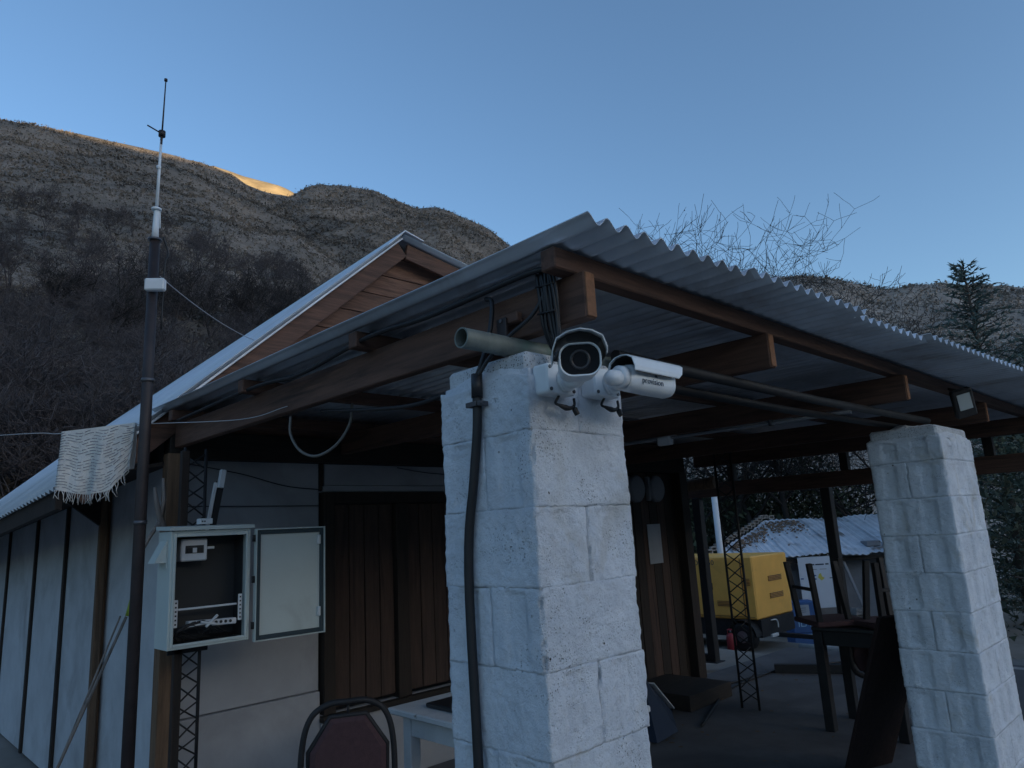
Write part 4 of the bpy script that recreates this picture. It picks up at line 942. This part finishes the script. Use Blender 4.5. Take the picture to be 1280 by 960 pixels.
# open door (swung to the right), inner face to the viewer
dm = Matrix.Rotation(R(3), 4, 'Z'); DR = frame((X1+0.012, Y0c-0.012, 0), (math.cos(R(-2)), math.sin(R(-2)), 0), (-math.sin(R(-2)), math.cos(R(-2)), 0), (0, 0, 1))
def db(name, ma, a, b, y0, y1, z0, z1, par, ch=0.002):
    g = MB(); g.M = DR; g.bx(a, b, y0, y1, z0, z1, ch); return g.build(name, ma, par)
DOOR = db('door', CAB, 0.006, 0.400, 0.0, 0.012, Z0c-0.015, Z1c-0.005, EC)
for (a, b, c_, d) in ((0.006, 0.012, Z0c-0.015, Z1c-0.005), (0.394, 0.400, Z0c-0.015, Z1c-0.005), (0.0125, 0.3935, Z0c-0.015, Z0c-0.009), (0.0125, 0.3935, Z1c-0.011, Z1c-0.005)): db('door_edge', CAB, a, b, -0.02, -0.0005, c_, d, DOOR, 0.001)
for (a, b, c_, d) in ((0.0135, 0.034, Z0c-0.008, Z1c-0.012), (0.372, 0.3925, Z0c-0.008, Z1c-0.012), (0.0345, 0.3715, Z0c-0.008, Z0c+0.014), (0.0345, 0.3715, Z1c-0.034, Z1c-0.012)): db('gasket', GASKET, a, b, -0.012, -0.0008, c_, d, DOOR, 0.003)
for zz in (Z0c+0.075, Z1c-0.10): db('latch', PLASTIC, 0.357, 0.370, -0.026, -0.0008, zz, zz+0.05, DOOR, 0.003)
for zz in (1.185, 1.415, 1.625): MB().tube([(X1+0.008, Y0c-0.022, zz), (X1+0.008, Y0c-0.022, zz+0.035)], 0.008, 10).build('hinge', STEEL_BLK, EC)
# contents
BK = cb('breaker_box', PLASTIC, 1.305, 1.435, 3.78, 3.87, 1.545, 1.655, EC, 0.006); cb('breaker_window', CAB_IN, 1.325, 1.415, 3.776, 3.7795, 1.583, 1.622, BK)
for i in range(3): cb('breaker', PLASTIC if i == 1 else RUBBER, 1.332+i*0.027, 1.352+i*0.027, 3.770, 3.7755, 1.586, 1.61, BK, 0.001)
cb('terminal', PLASTIC, 1.437, 1.478, 3.80, 3.83, 1.60, 1.614)
for x_ in (X0+0.030, X1-0.052):
    rl_ = cb('slotted_rail', PLASTIC, x_, x_+0.020, 3.735, 3.742, 1.235, 1.365)
    for i in range(6): cb('slot', CAB_IN, x_+0.006, x_+0.014, 3.7335, 3.7348, 1.246+i*0.020, 1.254+i*0.020, rl_, 0.001)
cb('shelf_bar', PLASTIC, X0+0.055, X1-0.055, 3.745, 3.757, 1.312, 1.322)
PS = MB(); PS.box((1.46, 3.765, 1.238), (0.24, 0.045, 0.030), Matrix.Rotation(R(2), 3, 'Y'), 0.004); ps = PS.build('power_strip', PLASTIC, EC)
for i in range(4): MB().disc((1.475+i*0.024, 3.7422, 1.239-i*0.0008), (0, -1, 0), 0.0075, 0.002, 12).build('socket', CAB_IN, ps)
g = MB(); g.bar((1.42, 3.73, 1.222), (1.475, 3.725, 1.275), 0.014, 0.012); g.bar((1.395, 3.73, 1.25), (1.47, 3.725, 1.232), 0.012, 0.010); g.build('white_plug', PLASTIC, EC)
g = MB(); rg = random.Random(9)
for i in range(7): g.tube(curve_pts([(1.28+0.03*i, 3.80, 1.16), (1.27+0.05*rg.random(), 3.75, 1.20+0.03*rg.random()), (1.36+0.1*rg.random(), 3.745, 1.225+0.03*rg.random()), (1.40+0.02*i, 3.76, 1.19), (1.50+0.015*i, 3.80, 1.165)], 5), 0.004, 6)
g.build('wiring', RUBBER, EC)
cb('gland_box', PLASTIC, 1.40, 1.465, 3.80, 3.85, Z1c+0.033, Z1c+0.062)
for i in range(2): MB().tube([(1.412+i*0.012, 3.80, Z1c+0.047), (1.412+i*0.012, 3.797, Z1c+0.047)], 0.004, 8).build('gland_hole', CAB_IN, EC)
cb('mount_plate', STEEL_BLK, 1.30, 1.50, 3.905, 3.915, 1.09, 1.20)

# ================================================================== chairs and tables
def make_chair():
    t = thing('banquet_chair', 'x', 'chair', (0, 0, 0), 'dark tube frame chairs with padded backs')
    r_ = 0.0135
    # back frame: bends up from rear legs into a flat-topped arch (chair faces +y, back at y=-0.2)
    arch = [(-0.205, -0.20, 0.0), (-0.205, -0.215, 0.42), (-0.20, -0.245, 0.70), (-0.165, -0.262, 0.84), (-0.09, -0.27, 0.895), (0.0, -0.272, 0.90), (0.09, -0.27, 0.895), (0.165, -0.262, 0.84), (0.20, -0.245, 0.70), (0.205, -0.215, 0.42), (0.205, -0.20, 0.0)]
    g = MB(); g.tube(curve_pts(arch, 6), r_, 10); g.build('back_frame', STEEL_BLK, t)
    for s in (-1, 1):
        g = MB(); g.tube([(s*0.205, 0.22, 0.0), (s*0.20, 0.19, 0.43)], r_, 10); g.build('leg', STEEL_BLK, t)
        g = MB(); g.tube([(s*0.203, 0.19, 0.425), (s*0.206, -0.213, 0.41)], r_, 10); g.build('seat_rail', STEEL_BLK, t)
    poly = [(-0.165, 0.50), (0.165, 0.50), (0.165, 0.70), (0.075, 0.835), (-0.075, 0.835), (-0.165, 0.70)]
    yb = lambda z: -0.205-0.06*(z-0.42)/0.48
    g = MB(); n = len(poly); vs = [(p[0], yb(p[1])-0.018, p[1]) for p in poly]+[(p[0]*1.0, yb(p[1])+0.022, p[1]) for p in poly]+[(p[0]*0.86, yb(p[1])-0.028, 0.665+(p[1]-0.665)*0.9) for p in poly]+[(p[0]*0.86, yb(p[1])+0.036, 0.665+(p[1]-0.665)*0.9) for p in poly]
    fs = [(k, n+k, n+(k+1) % n, (k+1) % n) for k in range(n)]+[(2*n+k, k, (k+1) % n, 2*n+(k+1) % n) for k in range(n)]+[(n+k, 3*n+k, 3*n+(k+1) % n, n+(k+1) % n) for k in range(n)]+[tuple(range(2*n, 3*n))[::-1], tuple(range(3*n, 4*n))]
    g.add(vs, fs); pad = g.build('back_pad', CUSHION, t)
    g = MB(); g.tube([(p[0]*1.04, yb(p[1])-0.004, 0.665+(p[1]-0.665)*1.04) for p in poly], 0.011, 8, closed=True); g.build('piping', STEEL_BLK, pad)
    MB().tube([(0, yb(0.835)-0.004, 0.835), (0, -0.268, 0.892)], 0.006, 8).build('bracket', STEEL_BLK, t)
    g = MB(); g.box((0, -0.005, 0.452), (0.43, 0.43, 0.055), None, 0.02); g.build('seat', CUSHION, t)
    g = MB(); g.tube([(-0.205, 0.205, 0.17), (0.205, 0.205, 0.17)], 0.008, 8); g.build('stretcher', STEEL_BLK, t)
    return t
ch0 = make_chair(); ch0['label'] = 'dark padded chair seen from behind left of the near pillar'
ch0.location = (1.90, 3.22, 0.0); ch0.rotation_euler = (0, 0, R(-28))
def wooden_chair():
    t = thing('wooden_chair', 'x', 'chair', (0, 0, 0), 'dark chairs turned upside down on the far table')
    for sx_ in (-1, 1):
        MB().bar((sx_*0.215, 0.215, 0.0), (sx_*0.185, 0.175, 0.44), 0.04, 0.04, (0, 1, 0)).build('leg', STEEL_BLK, t)
        MB().bar((sx_*0.215, -0.235, 0.0), (sx_*0.19, -0.185, 0.44), 0.04, 0.04, (0, 1, 0)).build('leg', STEEL_BLK, t)
    g = MB(); g.box((0, 0, 0.455), (0.44, 0.42, 0.04), None, 0.012); g.build('seat', CUSHION, t)
    g = MB(); g.tube(curve_pts([(-0.185, -0.19, 0.46), (-0.19, -0.225, 0.66), (-0.15, -0.255, 0.83), (0.0, -0.265, 0.89), (0.15, -0.255, 0.83), (0.19, -0.225, 0.66), (0.185, -0.19, 0.46)], 6), 0.018, 8); g.build('back_hoop', STEEL_BLK, t)
    g = MB(); rings = []
    for k in range(9):
        a = k/8; z_ = 0.56+0.28*a; hw_ = 0.15*math.sin(math.pi*(0.18+0.64*a)); yb_ = -0.222-0.05*a
        rings.append([(-hw_, yb_-0.012, z_), (hw_, yb_-0.012, z_), (hw_, yb_+0.012, z_), (-hw_, yb_+0.012, z_)])
    g.loft(rings); g.build('back_pad', CUSHION, t)
    MB().bar((-0.19, 0.19, 0.2), (0.19, 0.19, 0.2), 0.02, 0.025).build('stretcher', STEEL_BLK, t)
    return t
wc = wooden_chair(); wc2 = copy_tree(wc)
for c, x_, y_, rz, lab in ((wc, 5.83, 2.52, R(48), 'upturned chair on the far table, left one nearest the steel post'), (wc2, 5.88, 2.12, R(150), 'upturned chair on the far table, right one nearest the far pillar')):
    c['label'] = lab; c.rotation_euler = (0, R(180), rz); c.location = (x_, y_, 0.757+0.478)
TB = thing('white_table', 'small chipped white table partly hidden behind the near pillar', 'table', (2.55, 2.8, 0))
MB().bx(2.19, 2.95, 2.20, 3.30, 0.722, 0.752, 0.006).build('top', TABLEW, TB)
MB().bx(2.25, 2.272, 2.322, 3.178, 0.62, 0.721).build('apron', TABLEW, TB); MB().bx(2.322, 2.86, 3.20, 3.222, 0.62, 0.721).build('apron', TABLEW, TB)
for (x_, y_) in ((2.245, 3.18), (2.245, 2.255), (2.86, 3.18), (2.86, 2.255)): MB().bx(x_, x_+0.065, y_, y_+0.065, 0.0, 0.7215, 0.005).build('leg', TABLEW, TB)
g = MB(); g.bx(2.30, 2.70, 2.45, 3.12, 0.754, 0.776, 0.006); tag(g.build('dark_board', TRAY), 'flat dark board lying on the chipped white table', 'board')
T2 = thing('dark_table', 'dark table carrying upturned chairs between lattice mast and far pillar', 'table', (5.75, 2.4, 0))
MB().bx(5.62, 6.15, 2.00, 2.60, 0.725, 0.755, 0.005).build('top', TRAY, T2)
for (x_, y_) in ((5.66, 2.04), (5.66, 2.56), (6.1, 2.04), (6.1, 2.56)): MB().bx(x_-0.035, x_+0.035, y_-0.035, y_+0.035, 0, 0.7245).build('leg', STEEL_BLK, T2)
MB().bx(5.64, 5.665, 2.078, 2.522, 0.62, 0.724).build('apron', STEEL_BLK, T2)
g = MB(); g.bar((4.98, 2.05, 0.005), (4.80, 1.64, 0.98), 0.025, 0.40, (0.9, -0.35, 0)); tag(g.build('leaning_board', wood('red_board_wood', (0.022, 0.010, 0.009), 2)), 'dark reddish board leaning on the back of the far pillar', 'board')
# ================================================================== steel posts with foot rails
for (x_, y_, a, lab) in ((7.62, 4.72, 100, 'black steel post left of the lattice mast'), (7.75, 3.21, 118, 'black steel post between lattice mast and far pillar')):
    t = thing('steel_post', lab, 'post', (x_, y_, 0), 'black posts holding the back of the carport')
    MB().bx(x_-0.05, x_+0.05, y_-0.05, y_+0.05, 0.0, 1.878, 0.006).build('shaft', STEEL_BLK, t)
    d = Vector((math.cos(R(a)), math.sin(R(a)), 0)); MB().bar(Vector((x_, y_, 0.045))+d*0.056, Vector((x_, y_, 0.045))+d*0.75, 0.07, 0.085).build('foot_rail', STEEL_BLK, t)
    MB().bx(x_-0.09, x_+0.09, y_-0.09, y_+0.09, 0.001, 0.012).build('base_plate', STEEL_BLK, t)

# ================================================================== generator trailer
GN = thing('generator_trailer', 'yellow mobile generator on a small wheeled trailer beyond the carport', 'generator', (10.7, 6.4, -0.31))
def gb(name, ma, x0, x1, y0, y1, z0, z1, par=GN, ch=0.004): return MB().bx(x0, x1, y0, y1, z0, z1, ch).build(name, ma, par)
HB = gb('housing', YELLOW, 10.13, 11.27, 5.46, 7.75, 0.125, 1.045, GN, 0.02)
for (y0, y1) in ((5.66, 6.32), (6.34, 7.0), (7.02, 7.68)): gb('side_door', YELLOW, 10.118, 10.128, y0, y1, 0.175, 1.0, HB, 0.003)
for yv in (5.65, 6.33, 7.01): gb('seam', DKYELLOW, 10.1165, 10.119, yv-0.009, yv+0.009, 0.17, 1.0, HB, 0.001)
gb('seam', DKYELLOW, 10.114, 10.117, 5.50, 7.70, 0.160, 0.168, HB, 0.001)
for (yc, zc) in ((6.20, 0.60), (6.86, 0.60)): gb('latch', RUBBER, 10.108, 10.1175, yc-0.045, yc+0.045, zc-0.05, zc+0.05, HB)
for (z0, n_, y0, y1) in ((0.31, 4, 5.88, 6.10), (0.62, 5, 5.52, 5.62)):
    for i in range(n_): gb('louvre', DKYELLOW, 10.108, 10.1175, y0, y1, z0+i*0.022, z0+i*0.022+0.012, HB, 0.002)
for z0 in (0.655, 0.40):
    for i in range(4): 
        g = MB(); g.box((10.78, 5.452, z0+i*0.021), (0.42, 0.02, 0.012), Matrix.Rotation(R(-25), 3, 'X'), 0.002); g.build('louvre', DKYELLOW, HB)
gb('exhaust_cover', PLASTIC, 11.272, 11.35, 5.6, 5.72, 0.80, 0.98, HB)
gb('chassis', STEEL_BLK, 10.17, 11.23, 5.44, 7.72, -0.13, 0.122)
for (yc,) in ((5.68,), (6.98,)):
    wt = MB().loft([[(10.14+dx, yc+r_*math.cos(2*math.pi*k/26), -0.11+r_*math.sin(2*math.pi*k/26)) for k in range(26)] for (dx, r_) in ((-0.13, 0.13), (-0.14, 0.17), (-0.125, 0.20), (0.0, 0.20), (0.02, 0.17), (0.02, 0.12))]).build('wheel', RUBBER, GN)
    MB().disc((10.006, yc, -0.11), (-1, 0, 0), 0.085, 0.006, 20).build('rim', CHROME, wt); MB().disc((9.997, yc, -0.11), (-1, 0, 0), 0.04, 0.012, 12).build('hub', CHROME, wt)
    g = MB(); n = 12; ring = lambda r_: [(x_, yc+r_*math.cos(math.pi*k/n), -0.10+r_*math.sin(math.pi*k/n)) for x_ in (9.99,) for k in range(n+1)]
    a_, b_ = ring(0.235), ring(0.225); g.loft([a_, [(p[0]+0.18, p[1], p[2]) for p in a_], [(p[0]+0.18, p[1], p[2]) for p in b_], b_, a_], cap=False, closed_ring=False); g.build('mudguard', STEEL_BLK, GN)
g = MB(); g.bar((10.65, 5.44, -0.14), (10.75, 4.35, -0.17), 0.07, 0.06); g.build('drawbar', STEEL_BLK, GN)
gb('reflector', PLASTIC, 10.40, 10.60, 5.405, 5.438, -0.15, -0.105); gb('reflector', PLASTIC, 10.66, 10.78, 4.30, 4.345, -0.19, -0.13)
MB().tube([(10.72, 4.75, -0.17), (10.72, 4.75, -0.33)], 0.014, 8).build('stand_leg', STEEL_BLK, GN)
g = MB(); g.tube(curve_pts([(10.45, 5.43, 0.09), (10.55, 5.40, 0.09), (10.60, 5.40, 0.04), (10.60, 5.40, -0.03)], 4), 0.010, 6); g.build('fuel_hose', PLASTIC, GN)
Mt = frame((10.1165, 6.30, 0.955), (0, -1, 0), (0, 0, 1), (-1, 0, 0)); text_mesh('PDG 750', 0.11, 'lettering', INK, HB, Mt)
for i, (z0, L_) in enumerate(((0.93, .5), (0.84, .42), (0.70, .5), (0.64, .4), (0.57, .46), (0.42, .52), (0.36, .5), (0.30, .46))):
    gb('print_line', DKYELLOW, 10.1155, 10.1172, 7.06+0.02*(i % 3), 7.06+L_, z0, z0+0.022, HB, 0.0005)
# red gas bottle beside the wheel
GC = thing('gas_cylinder', 'small red gas cylinder standing before the generator wheels', 'cylinder', (9.85, 5.78, -0.31))
MB().loft([[(9.85+r_*math.cos(2*math.pi*k/20), 5.78+r_*math.sin(2*math.pi*k/20), z_) for k in range(20)] for (r_, z_) in ((0.05, -0.31), (0.068, -0.295), (0.07, -0.10), (0.06, -0.06), (0.03, -0.04), (0.012, -0.035))]).build('bottle', RED, GC)
MB().tube([(9.85, 5.78, -0.035), (9.85, 5.78, 0.0)], 0.012, 8).build('valve', CHROME, GC)
MB().tube([(9.85+0.045*math.cos(a), 5.78+0.045*math.sin(a), 0.012) for a in [2*math.pi*k/14 for k in range(14)]], 0.007, 6, closed=True).build('collar', RED, GC)
for a in (0.4, 2.5, 4.6): MB().tube([(9.85+0.045*math.cos(a), 5.78+0.045*math.sin(a), -0.05), (9.85+0.045*math.cos(a), 5.78+0.045*math.sin(a), 0.012)], 0.006, 6).build('collar_strut', RED, GC)
RC = thing('gas_cylinder', 'red gas cylinder half hidden behind the dark table near the far pillar', 'cylinder', (9.3, 3.62, -0.2))
MB().loft([[(9.3+r_*math.cos(2*math.pi*k/20), 3.62+r_*math.sin(2*math.pi*k/20), z_) for k in range(20)] for (r_, z_) in ((0.06, -0.2), (0.075, -0.185), (0.078, 0.05), (0.06, 0.09), (0.02, 0.11))]).build('bottle', RED, RC)
MB().tube([(9.3, 3.62, 0.1), (9.3, 3.62, 0.15)], 0.015, 8).build('valve', CHROME, RC)

# ================================================================== shed beyond the yard
sx, sy = Vector((0.7071, -0.7071, 0)), Vector((0.7071, 0.7071, 0)); SO = Vector((15.05, 7.0, -0.8))
SH = thing('shed', 'low shed with patched white sheet roof and hollow brick verge', 'shed', tuple(SO))
SM = frame((SO.x, SO.y, 0), sx, sy, (0, 0, 1))
def sb(name, ma, x0, x1, y0, y1, z0, z1, par=SH, ch=0.006):
    g = MB(); g.M = SM; g.bx(x0, x1, y0, y1, z0, z1, ch); return g.build(name, ma, par)
sb('wall', CEMENT, -1.6, 2.7, 0.35, 0.5, -0.8, 0.72); sb('wall', CEMENT, -1.6, -1.45, 0.502, 2.3, -0.8, 0.70); sb('wall', CEMENT, 2.55, 2.7, 0.502, 2.3, -0.8, 0.8)
# roof sheets: each runs from eave up to the ridge, irregular lower ends
def rz_(x, y): return 0.80+0.35*y+0.02*math.sin(x*3.1)
xs = -1.85; k = 0
while xs < 2.7:
    x1 = xs+0.56; rg = random.Random(k+50); y0 = -0.10+rg.uniform(-0.08, 0.06)
    def yt(x): return 2.05 if x > 0 else max(0.12, 2.05*(x+1.9)/1.9)
    n = 28; vs = []
    for lay in (0, -0.012):
        for i in range(n+1):
            x = xs+(x1-xs)*i/n; c_ = 0.010*math.cos(i*math.pi/3.5)+0.012*(k % 2)+0.01*rg.random()
            for y in (y0, y0+(yt(x)-y0)*0.5, yt(x)): vs.append((x, y, rz_(x, y)+c_+lay))
    fs = []; T = 3*(n+1)
    for i in range(n):
        for j in range(2):
            a = 3*i+j; fs += [(a, a+3, a+4, a+1), (T+a, T+a+1, T+a+4, T+a+3)]
        fs += [(3*i, T+3*i, T+3*i+3, 3*i+3), (3*i+2, 3*i+5, T+3*i+5, T+3*i+2)]
    g = MB(); g.M = SM; g.add(vs, fs); g.build('roof_sheet', ZINC_OLD, SH); xs += 0.54; k += 1
# hollow bricks along the verge and peak
VG = sb('verge_course', W_DARK, -0.02, 0.0, 2.1, 2.12, 1.2, 1.3)
nb_ = 17
for i in range(nb_):
    t_ = i/(nb_-3); 
    if i < nb_-2: x, y = -1.85+1.85*t_, 0.14+1.95*t_
    else: x, y = 0.05+0.16*(i-nb_+2), 2.09
    z = rz_(x, y)+0.05+ (0.0 if i < nb_-2 else -0.03*(i-nb_+2))
    g = MB(); g.M = SM; h_ = 0.085; w_ = 0.13
    for (a, b, c_, d) in ((-w_/2, w_/2, 0, 0.02), (-w_/2, w_/2, h_-0.02, h_), (-w_/2, -w_/2+0.02, 0.02, h_-0.02), (w_/2-0.02, w_/2, 0.02, h_-0.02)): g.bx(x+a, x+b, y-0.04, y+0.12, z+c_, z+d, 0.002)
    g.bx(x-w_/2+0.021, x+w_/2-0.021, y+0.05, y+0.055, z+0.021, z+h_-0.021, 0.001)
    g.build('hollow_brick', BRICKM, SH)
rgn = random.Random(12)
g = MB(); g.M = SM
for i in range(520):
    x = rgn.uniform(-1.3, 0.75); ym = 2.02 if x > 0 else 2.05*(x+1.9)/1.9; y = ym-abs(rgn.gauss(0, 0.40))*(0.4+0.6*(1-abs(x)/1.5))-0.16
    if y < 0.25: continue
    s_ = rgn.uniform(0.015, 0.04); g.box((x, y, rz_(x, y)+0.03+s_*0.3), (s_*1.5, s_, s_*0.7), Matrix.Rotation(rgn.uniform(0, 3), 3, 'Z') @ Matrix.Rotation(rgn.uniform(-.5, .5), 3, 'X'), 0.004)
g.build('roof_rubble', RUBBLE, SH, 'stuff')
g = MB(); g.M = SM; g.bx(1.55, 1.85, 0.2, 0.5, 0.88, 0.99, 0.01); g.build('roof_box', CEMENT, SH)
sb('eave_timber', W_DARKX, -1.7, 2.65, 0.0, 0.10, 0.62, 0.70)
g = MB(); g.M = SM; g.bar((0.95, 0.1, 0.62), (1.32, 0.02, -0.72), 0.06, 0.05); g.build('brace', PANEL, SH)
FP = thing('flue_pipe', 'white vertical pipe standing left of the lattice mast behind the shed verge', 'pipe', (12.9, 7.57, -0.7))
MB().tube([(12.86, 7.56, -0.7), (12.86, 7.56, 2.1)], 0.068, 14).build('tube', PLASTIC, FP); MB().tube([(12.86, 7.56, 0.9), (12.86, 7.56, 0.96)], 0.08, 14).build('collar', PLASTIC, FP)
BN = thing('banner', 'white banner with blue and yellow emblem hanging under the shed eave', 'banner', tuple(SM @ Vector((0, 0.2, 0.3))))
def bb(name, ma, x0, x1, z0, z1, par, y0=0.0, d=0.004):
    g = MB(); g.M = SM @ Matrix.Translation((0.0, -0.08, 0)); g.bx(x0, x1, y0, y0+d, z0, z1, 0.0008); return g.build(name, ma, par)
SH_ = bb('sheet', BANNER, -0.08, 0.72, -0.30, 0.74, BN)
for (x0, x1, z0, z1, ma) in ((0.09, 0.26, 0.565, 0.592, INK), (0.28, 0.46, 0.565, 0.592, INK), (0.49, 0.56, 0.565, 0.595, INK), (0.60, 0.67, 0.562, 0.598, INK), (0.14, 0.30, 0.475, 0.487, CEMENT), (0.36, 0.50, 0.475, 0.487, CEMENT)):
    bb('text_line', ma, x0, x1, z0, z1, SH_, -0.004, 0.003)
g = MB(); g.M = SM @ Matrix.Translation((0.0, -0.08, 0)); c_ = Vector((0.20, -0.005, 0.335))
for dz in (0.04, -0.03): g.prism([(0.12, -0.005, 0.31+dz), (0.17, -0.005, 0.335+dz), (0.24, -0.005, 0.335+dz), (0.28, -0.005, 0.315+dz), (0.23, -0.005, 0.295+dz), (0.16, -0.005, 0.295+dz)], (0, 0.004, 0))
g.build('emblem', BLUE, SH_)
g = MB(); g.M = SM @ Matrix.Translation((0.0, -0.08, 0)); g.prism([(0.30, -0.005, 0.315), (0.33, -0.005, 0.385), (0.37, -0.005, 0.40), (0.39, -0.005, 0.33), (0.44, -0.005, 0.30), (0.37, -0.005, 0.25)], (0, 0.004, 0)); g.build('emblem', YPRINT, SH_)
bb('emblem_line', INK, 0.54, 0.60, 0.285, 0.302, SH_, -0.005, 0.004); bb('emblem_line', BLUE, -0.06, 0.0, 0.29, 0.315, SH_, -0.005, 0.004)
# stacked blue cartons
CMx = frame((13.22, 6.20, 0), sx, sy, (0, 0, 1))
def carton(label, x0, x1, z0, z1, y0=0.0, y1=0.42):
    t = thing('blue_carton', label, 'carton', tuple(CMx @ Vector(((x0+x1)/2, 0.2, z0))), 'blue cartons stacked beside the generator')
    g = MB(); g.M = CMx; g.bx(x0, x1, y0, y1, z0, z1, 0.008); return t, g.build('box', BLUE, t)
def cprint(ma, x0, x1, z0, z1, par, y=-0.003, nm='label'):
    g = MB(); g.M = CMx; g.bx(x0, x1, y-0.002, y+0.001, z0, z1, 0.0006); return g.build(nm, ma, par)
t, bx1 = carton('top blue carton with white label stacked beside the generator', -0.23, 0.25, -0.255, 0.04)
cprint(PAPER, -0.13, 0.10, -0.20, -0.01, bx1)
for i in range(3): cprint(INK, -0.08+0.02*i, 0.04, -0.07-0.035*i, -0.062-0.035*i, bx1, -0.006, 'text_line')
t, bx2 = carton('middle blue carton with pale lettering stacked beside the generator', -0.22, 0.26, -0.50, -0.26)
Mt = CMx @ frame((0.03, -0.004, -0.34), (1, 0, 0), (0, 0, 1), (0, -1, 0)); text_mesh('ILAR', 0.17, 'lettering', LBLUE, bx2, Mt)
t, bx3 = carton('bottom blue carton standing on the ground beside the generator', -0.23, 0.24, -0.77, -0.505)
cprint(LBLUE, -0.12, 0.16, -0.56, -0.525, bx3)
# rough stone heap beside the shed wall
rgs = random.Random(31)
for i in range(12):
    x, y, z = rgs.uniform(0.95, 2.4), rgs.uniform(-1.0, 0.2), 0; s_ = rgs.uniform(0.10, 0.24)
    if i < 6: x = rgs.uniform(-0.55, -0.2)
    vs, fs = [], []
    g = MB(); n1, n2 = 6, 9; C_ = SM @ Vector((x, y, -0.74+rgs.uniform(0, 0.5)*(1-abs(y+0.2))))
    rings = []
    for a in range(1, n1):
        th_ = math.pi*a/n1; rings.append([tuple(C_+Vector((math.sin(th_)*math.cos(2*math.pi*b/n2)*s_*1.2, math.sin(th_)*math.sin(2*math.pi*b/n2)*s_, math.cos(th_)*s_*0.7))*(0.8+0.4*noise.noise((a*1.3+i*5, math.cos(2*math.pi*b/n2)*1.5, math.sin(2*math.pi*b/n2)*1.5)))) for b in range(n2)])
    g.loft(rings, smooth=False); tag(g.build('stone', STONE), 'rough grey stone in the heap between generator and shed wall' if i < 6 else 'rough grey stone in the heap beside the far pillar', 'stone', 'stones heaped by the shed')

# ================================================================== small things
for (x_, lab) in ((5.98, 'round grey meter on the dark plank wall, left of the pair'), (6.33, 'round grey meter with side bracket on the dark plank wall, right of the pair')):
    t = thing('round_meter', lab, 'meter', (x_, 4.44, 1.96), 'round meters on the dark plank wall')
    MB().loft([[(x_+r_*math.cos(2*math.pi*k/24), y_, 1.965+r_*1.12*math.sin(2*math.pi*k/24)) for k in range(24)] for (r_, y_) in ((0.125, 4.438), (0.125, 4.39), (0.11, 4.37))]).build('dial', CEMENT, t)
    MB().bx(x_-0.15, x_-0.118, 4.385, 4.437, 1.84, 2.09, 0.008).build('bracket', CEMENT, t)
g = MB(); g.bx(6.15, 6.38, 4.430, 4.434, 1.20, 1.60, 0.001); tag(g.build('notice', PAPER), 'pale paper notice pinned to the dark plank wall', 'notice')
g = MB(); g.add([(4.75, 3.60, 0.45), (5.45, 3.85, 0.02), (4.95, 3.45, 0.02), (4.6, 3.4, 0.02), (4.75, 3.63, 0.45), (5.45, 3.88, 0.02), (4.95, 3.9, 0.02), (4.6, 3.9, 0.02)], [(0, 1, 2), (0, 2, 3), (4, 6, 5), (4, 7, 6), (0, 4, 5, 1), (3, 7, 4, 0), (1, 5, 6, 2), (2, 6, 7, 3)]); t = thing('folded_tarp', 'dark blue folded tarp with pale edge behind the near pillar', 'tarp', (5.0, 3.6, 0)); g.build('sheet', BLUETARP, t)
MB().bar((4.92, 3.645, 0.355), (5.43, 3.83, 0.045), 0.05, 0.012).build('pale_edge', PLASTIC, t)
g = MB(); g.tube([(7.2, 5.6, 1.98), (7.2, 4.2, 2.02)], 0.07, 12); tag(g.build('rolled_awning', W_POST), 'rolled brown awning hanging beneath the back beam', 'awning')
for i, (x_, lab) in enumerate(((1.14, 'long grey tool handle leaning on the left house wall, yellow tipped'), (1.19, 'thin grey stick leaning on the left house wall beside the tool handle'))):
    t = thing('leaning_pole', lab, 'pole', (x_, 5.2, 0), 'sticks leaning on the left wall')
    MB().tube([(x_-0.2, 5.15+0.1*i, -0.08), (1.40, 4.95+0.12*i, 1.22)], 0.009-0.003*i, 8).build('handle', W_GREY, t)
    if i == 0: MB().tube([(1.403, 4.945, 1.225), (1.428, 4.93, 1.36)], 0.012, 8).build('grip', GREENTIP, t)

# dry leaves and grit scattered over the concrete floor
rgl = np.random.default_rng(77); nl = 420
cx_ = np.stack([rgl.uniform(1.2, 8.7, nl), rgl.uniform(0.5, 4.3, nl), np.full(nl, 0.006)], 1); ang_ = rgl.uniform(0, 6.28, nl); sz_ = rgl.uniform(0.008, 0.03, nl)
quad = np.stack([np.stack([np.cos(ang_+k*1.5708)*sz_*(1 if k % 2 else 0.55), np.sin(ang_+k*1.5708)*sz_*(1 if k % 2 else 0.55), rgl.uniform(0, 0.008, nl)], 1) for k in range(4)], 1)
lf = npmesh('dry_leaves', (cx_[:, None, :]+quad).reshape(-1, 3), np.arange(nl*4).reshape(-1, 4), mat('dry_leaf', (0.13, 0.085, 0.05), 0.9, var=0.4, vscale=3), kind='stuff')
lf['label'] = 'dry leaves and grit littering the concrete floor'; lf['category'] = 'leaves'
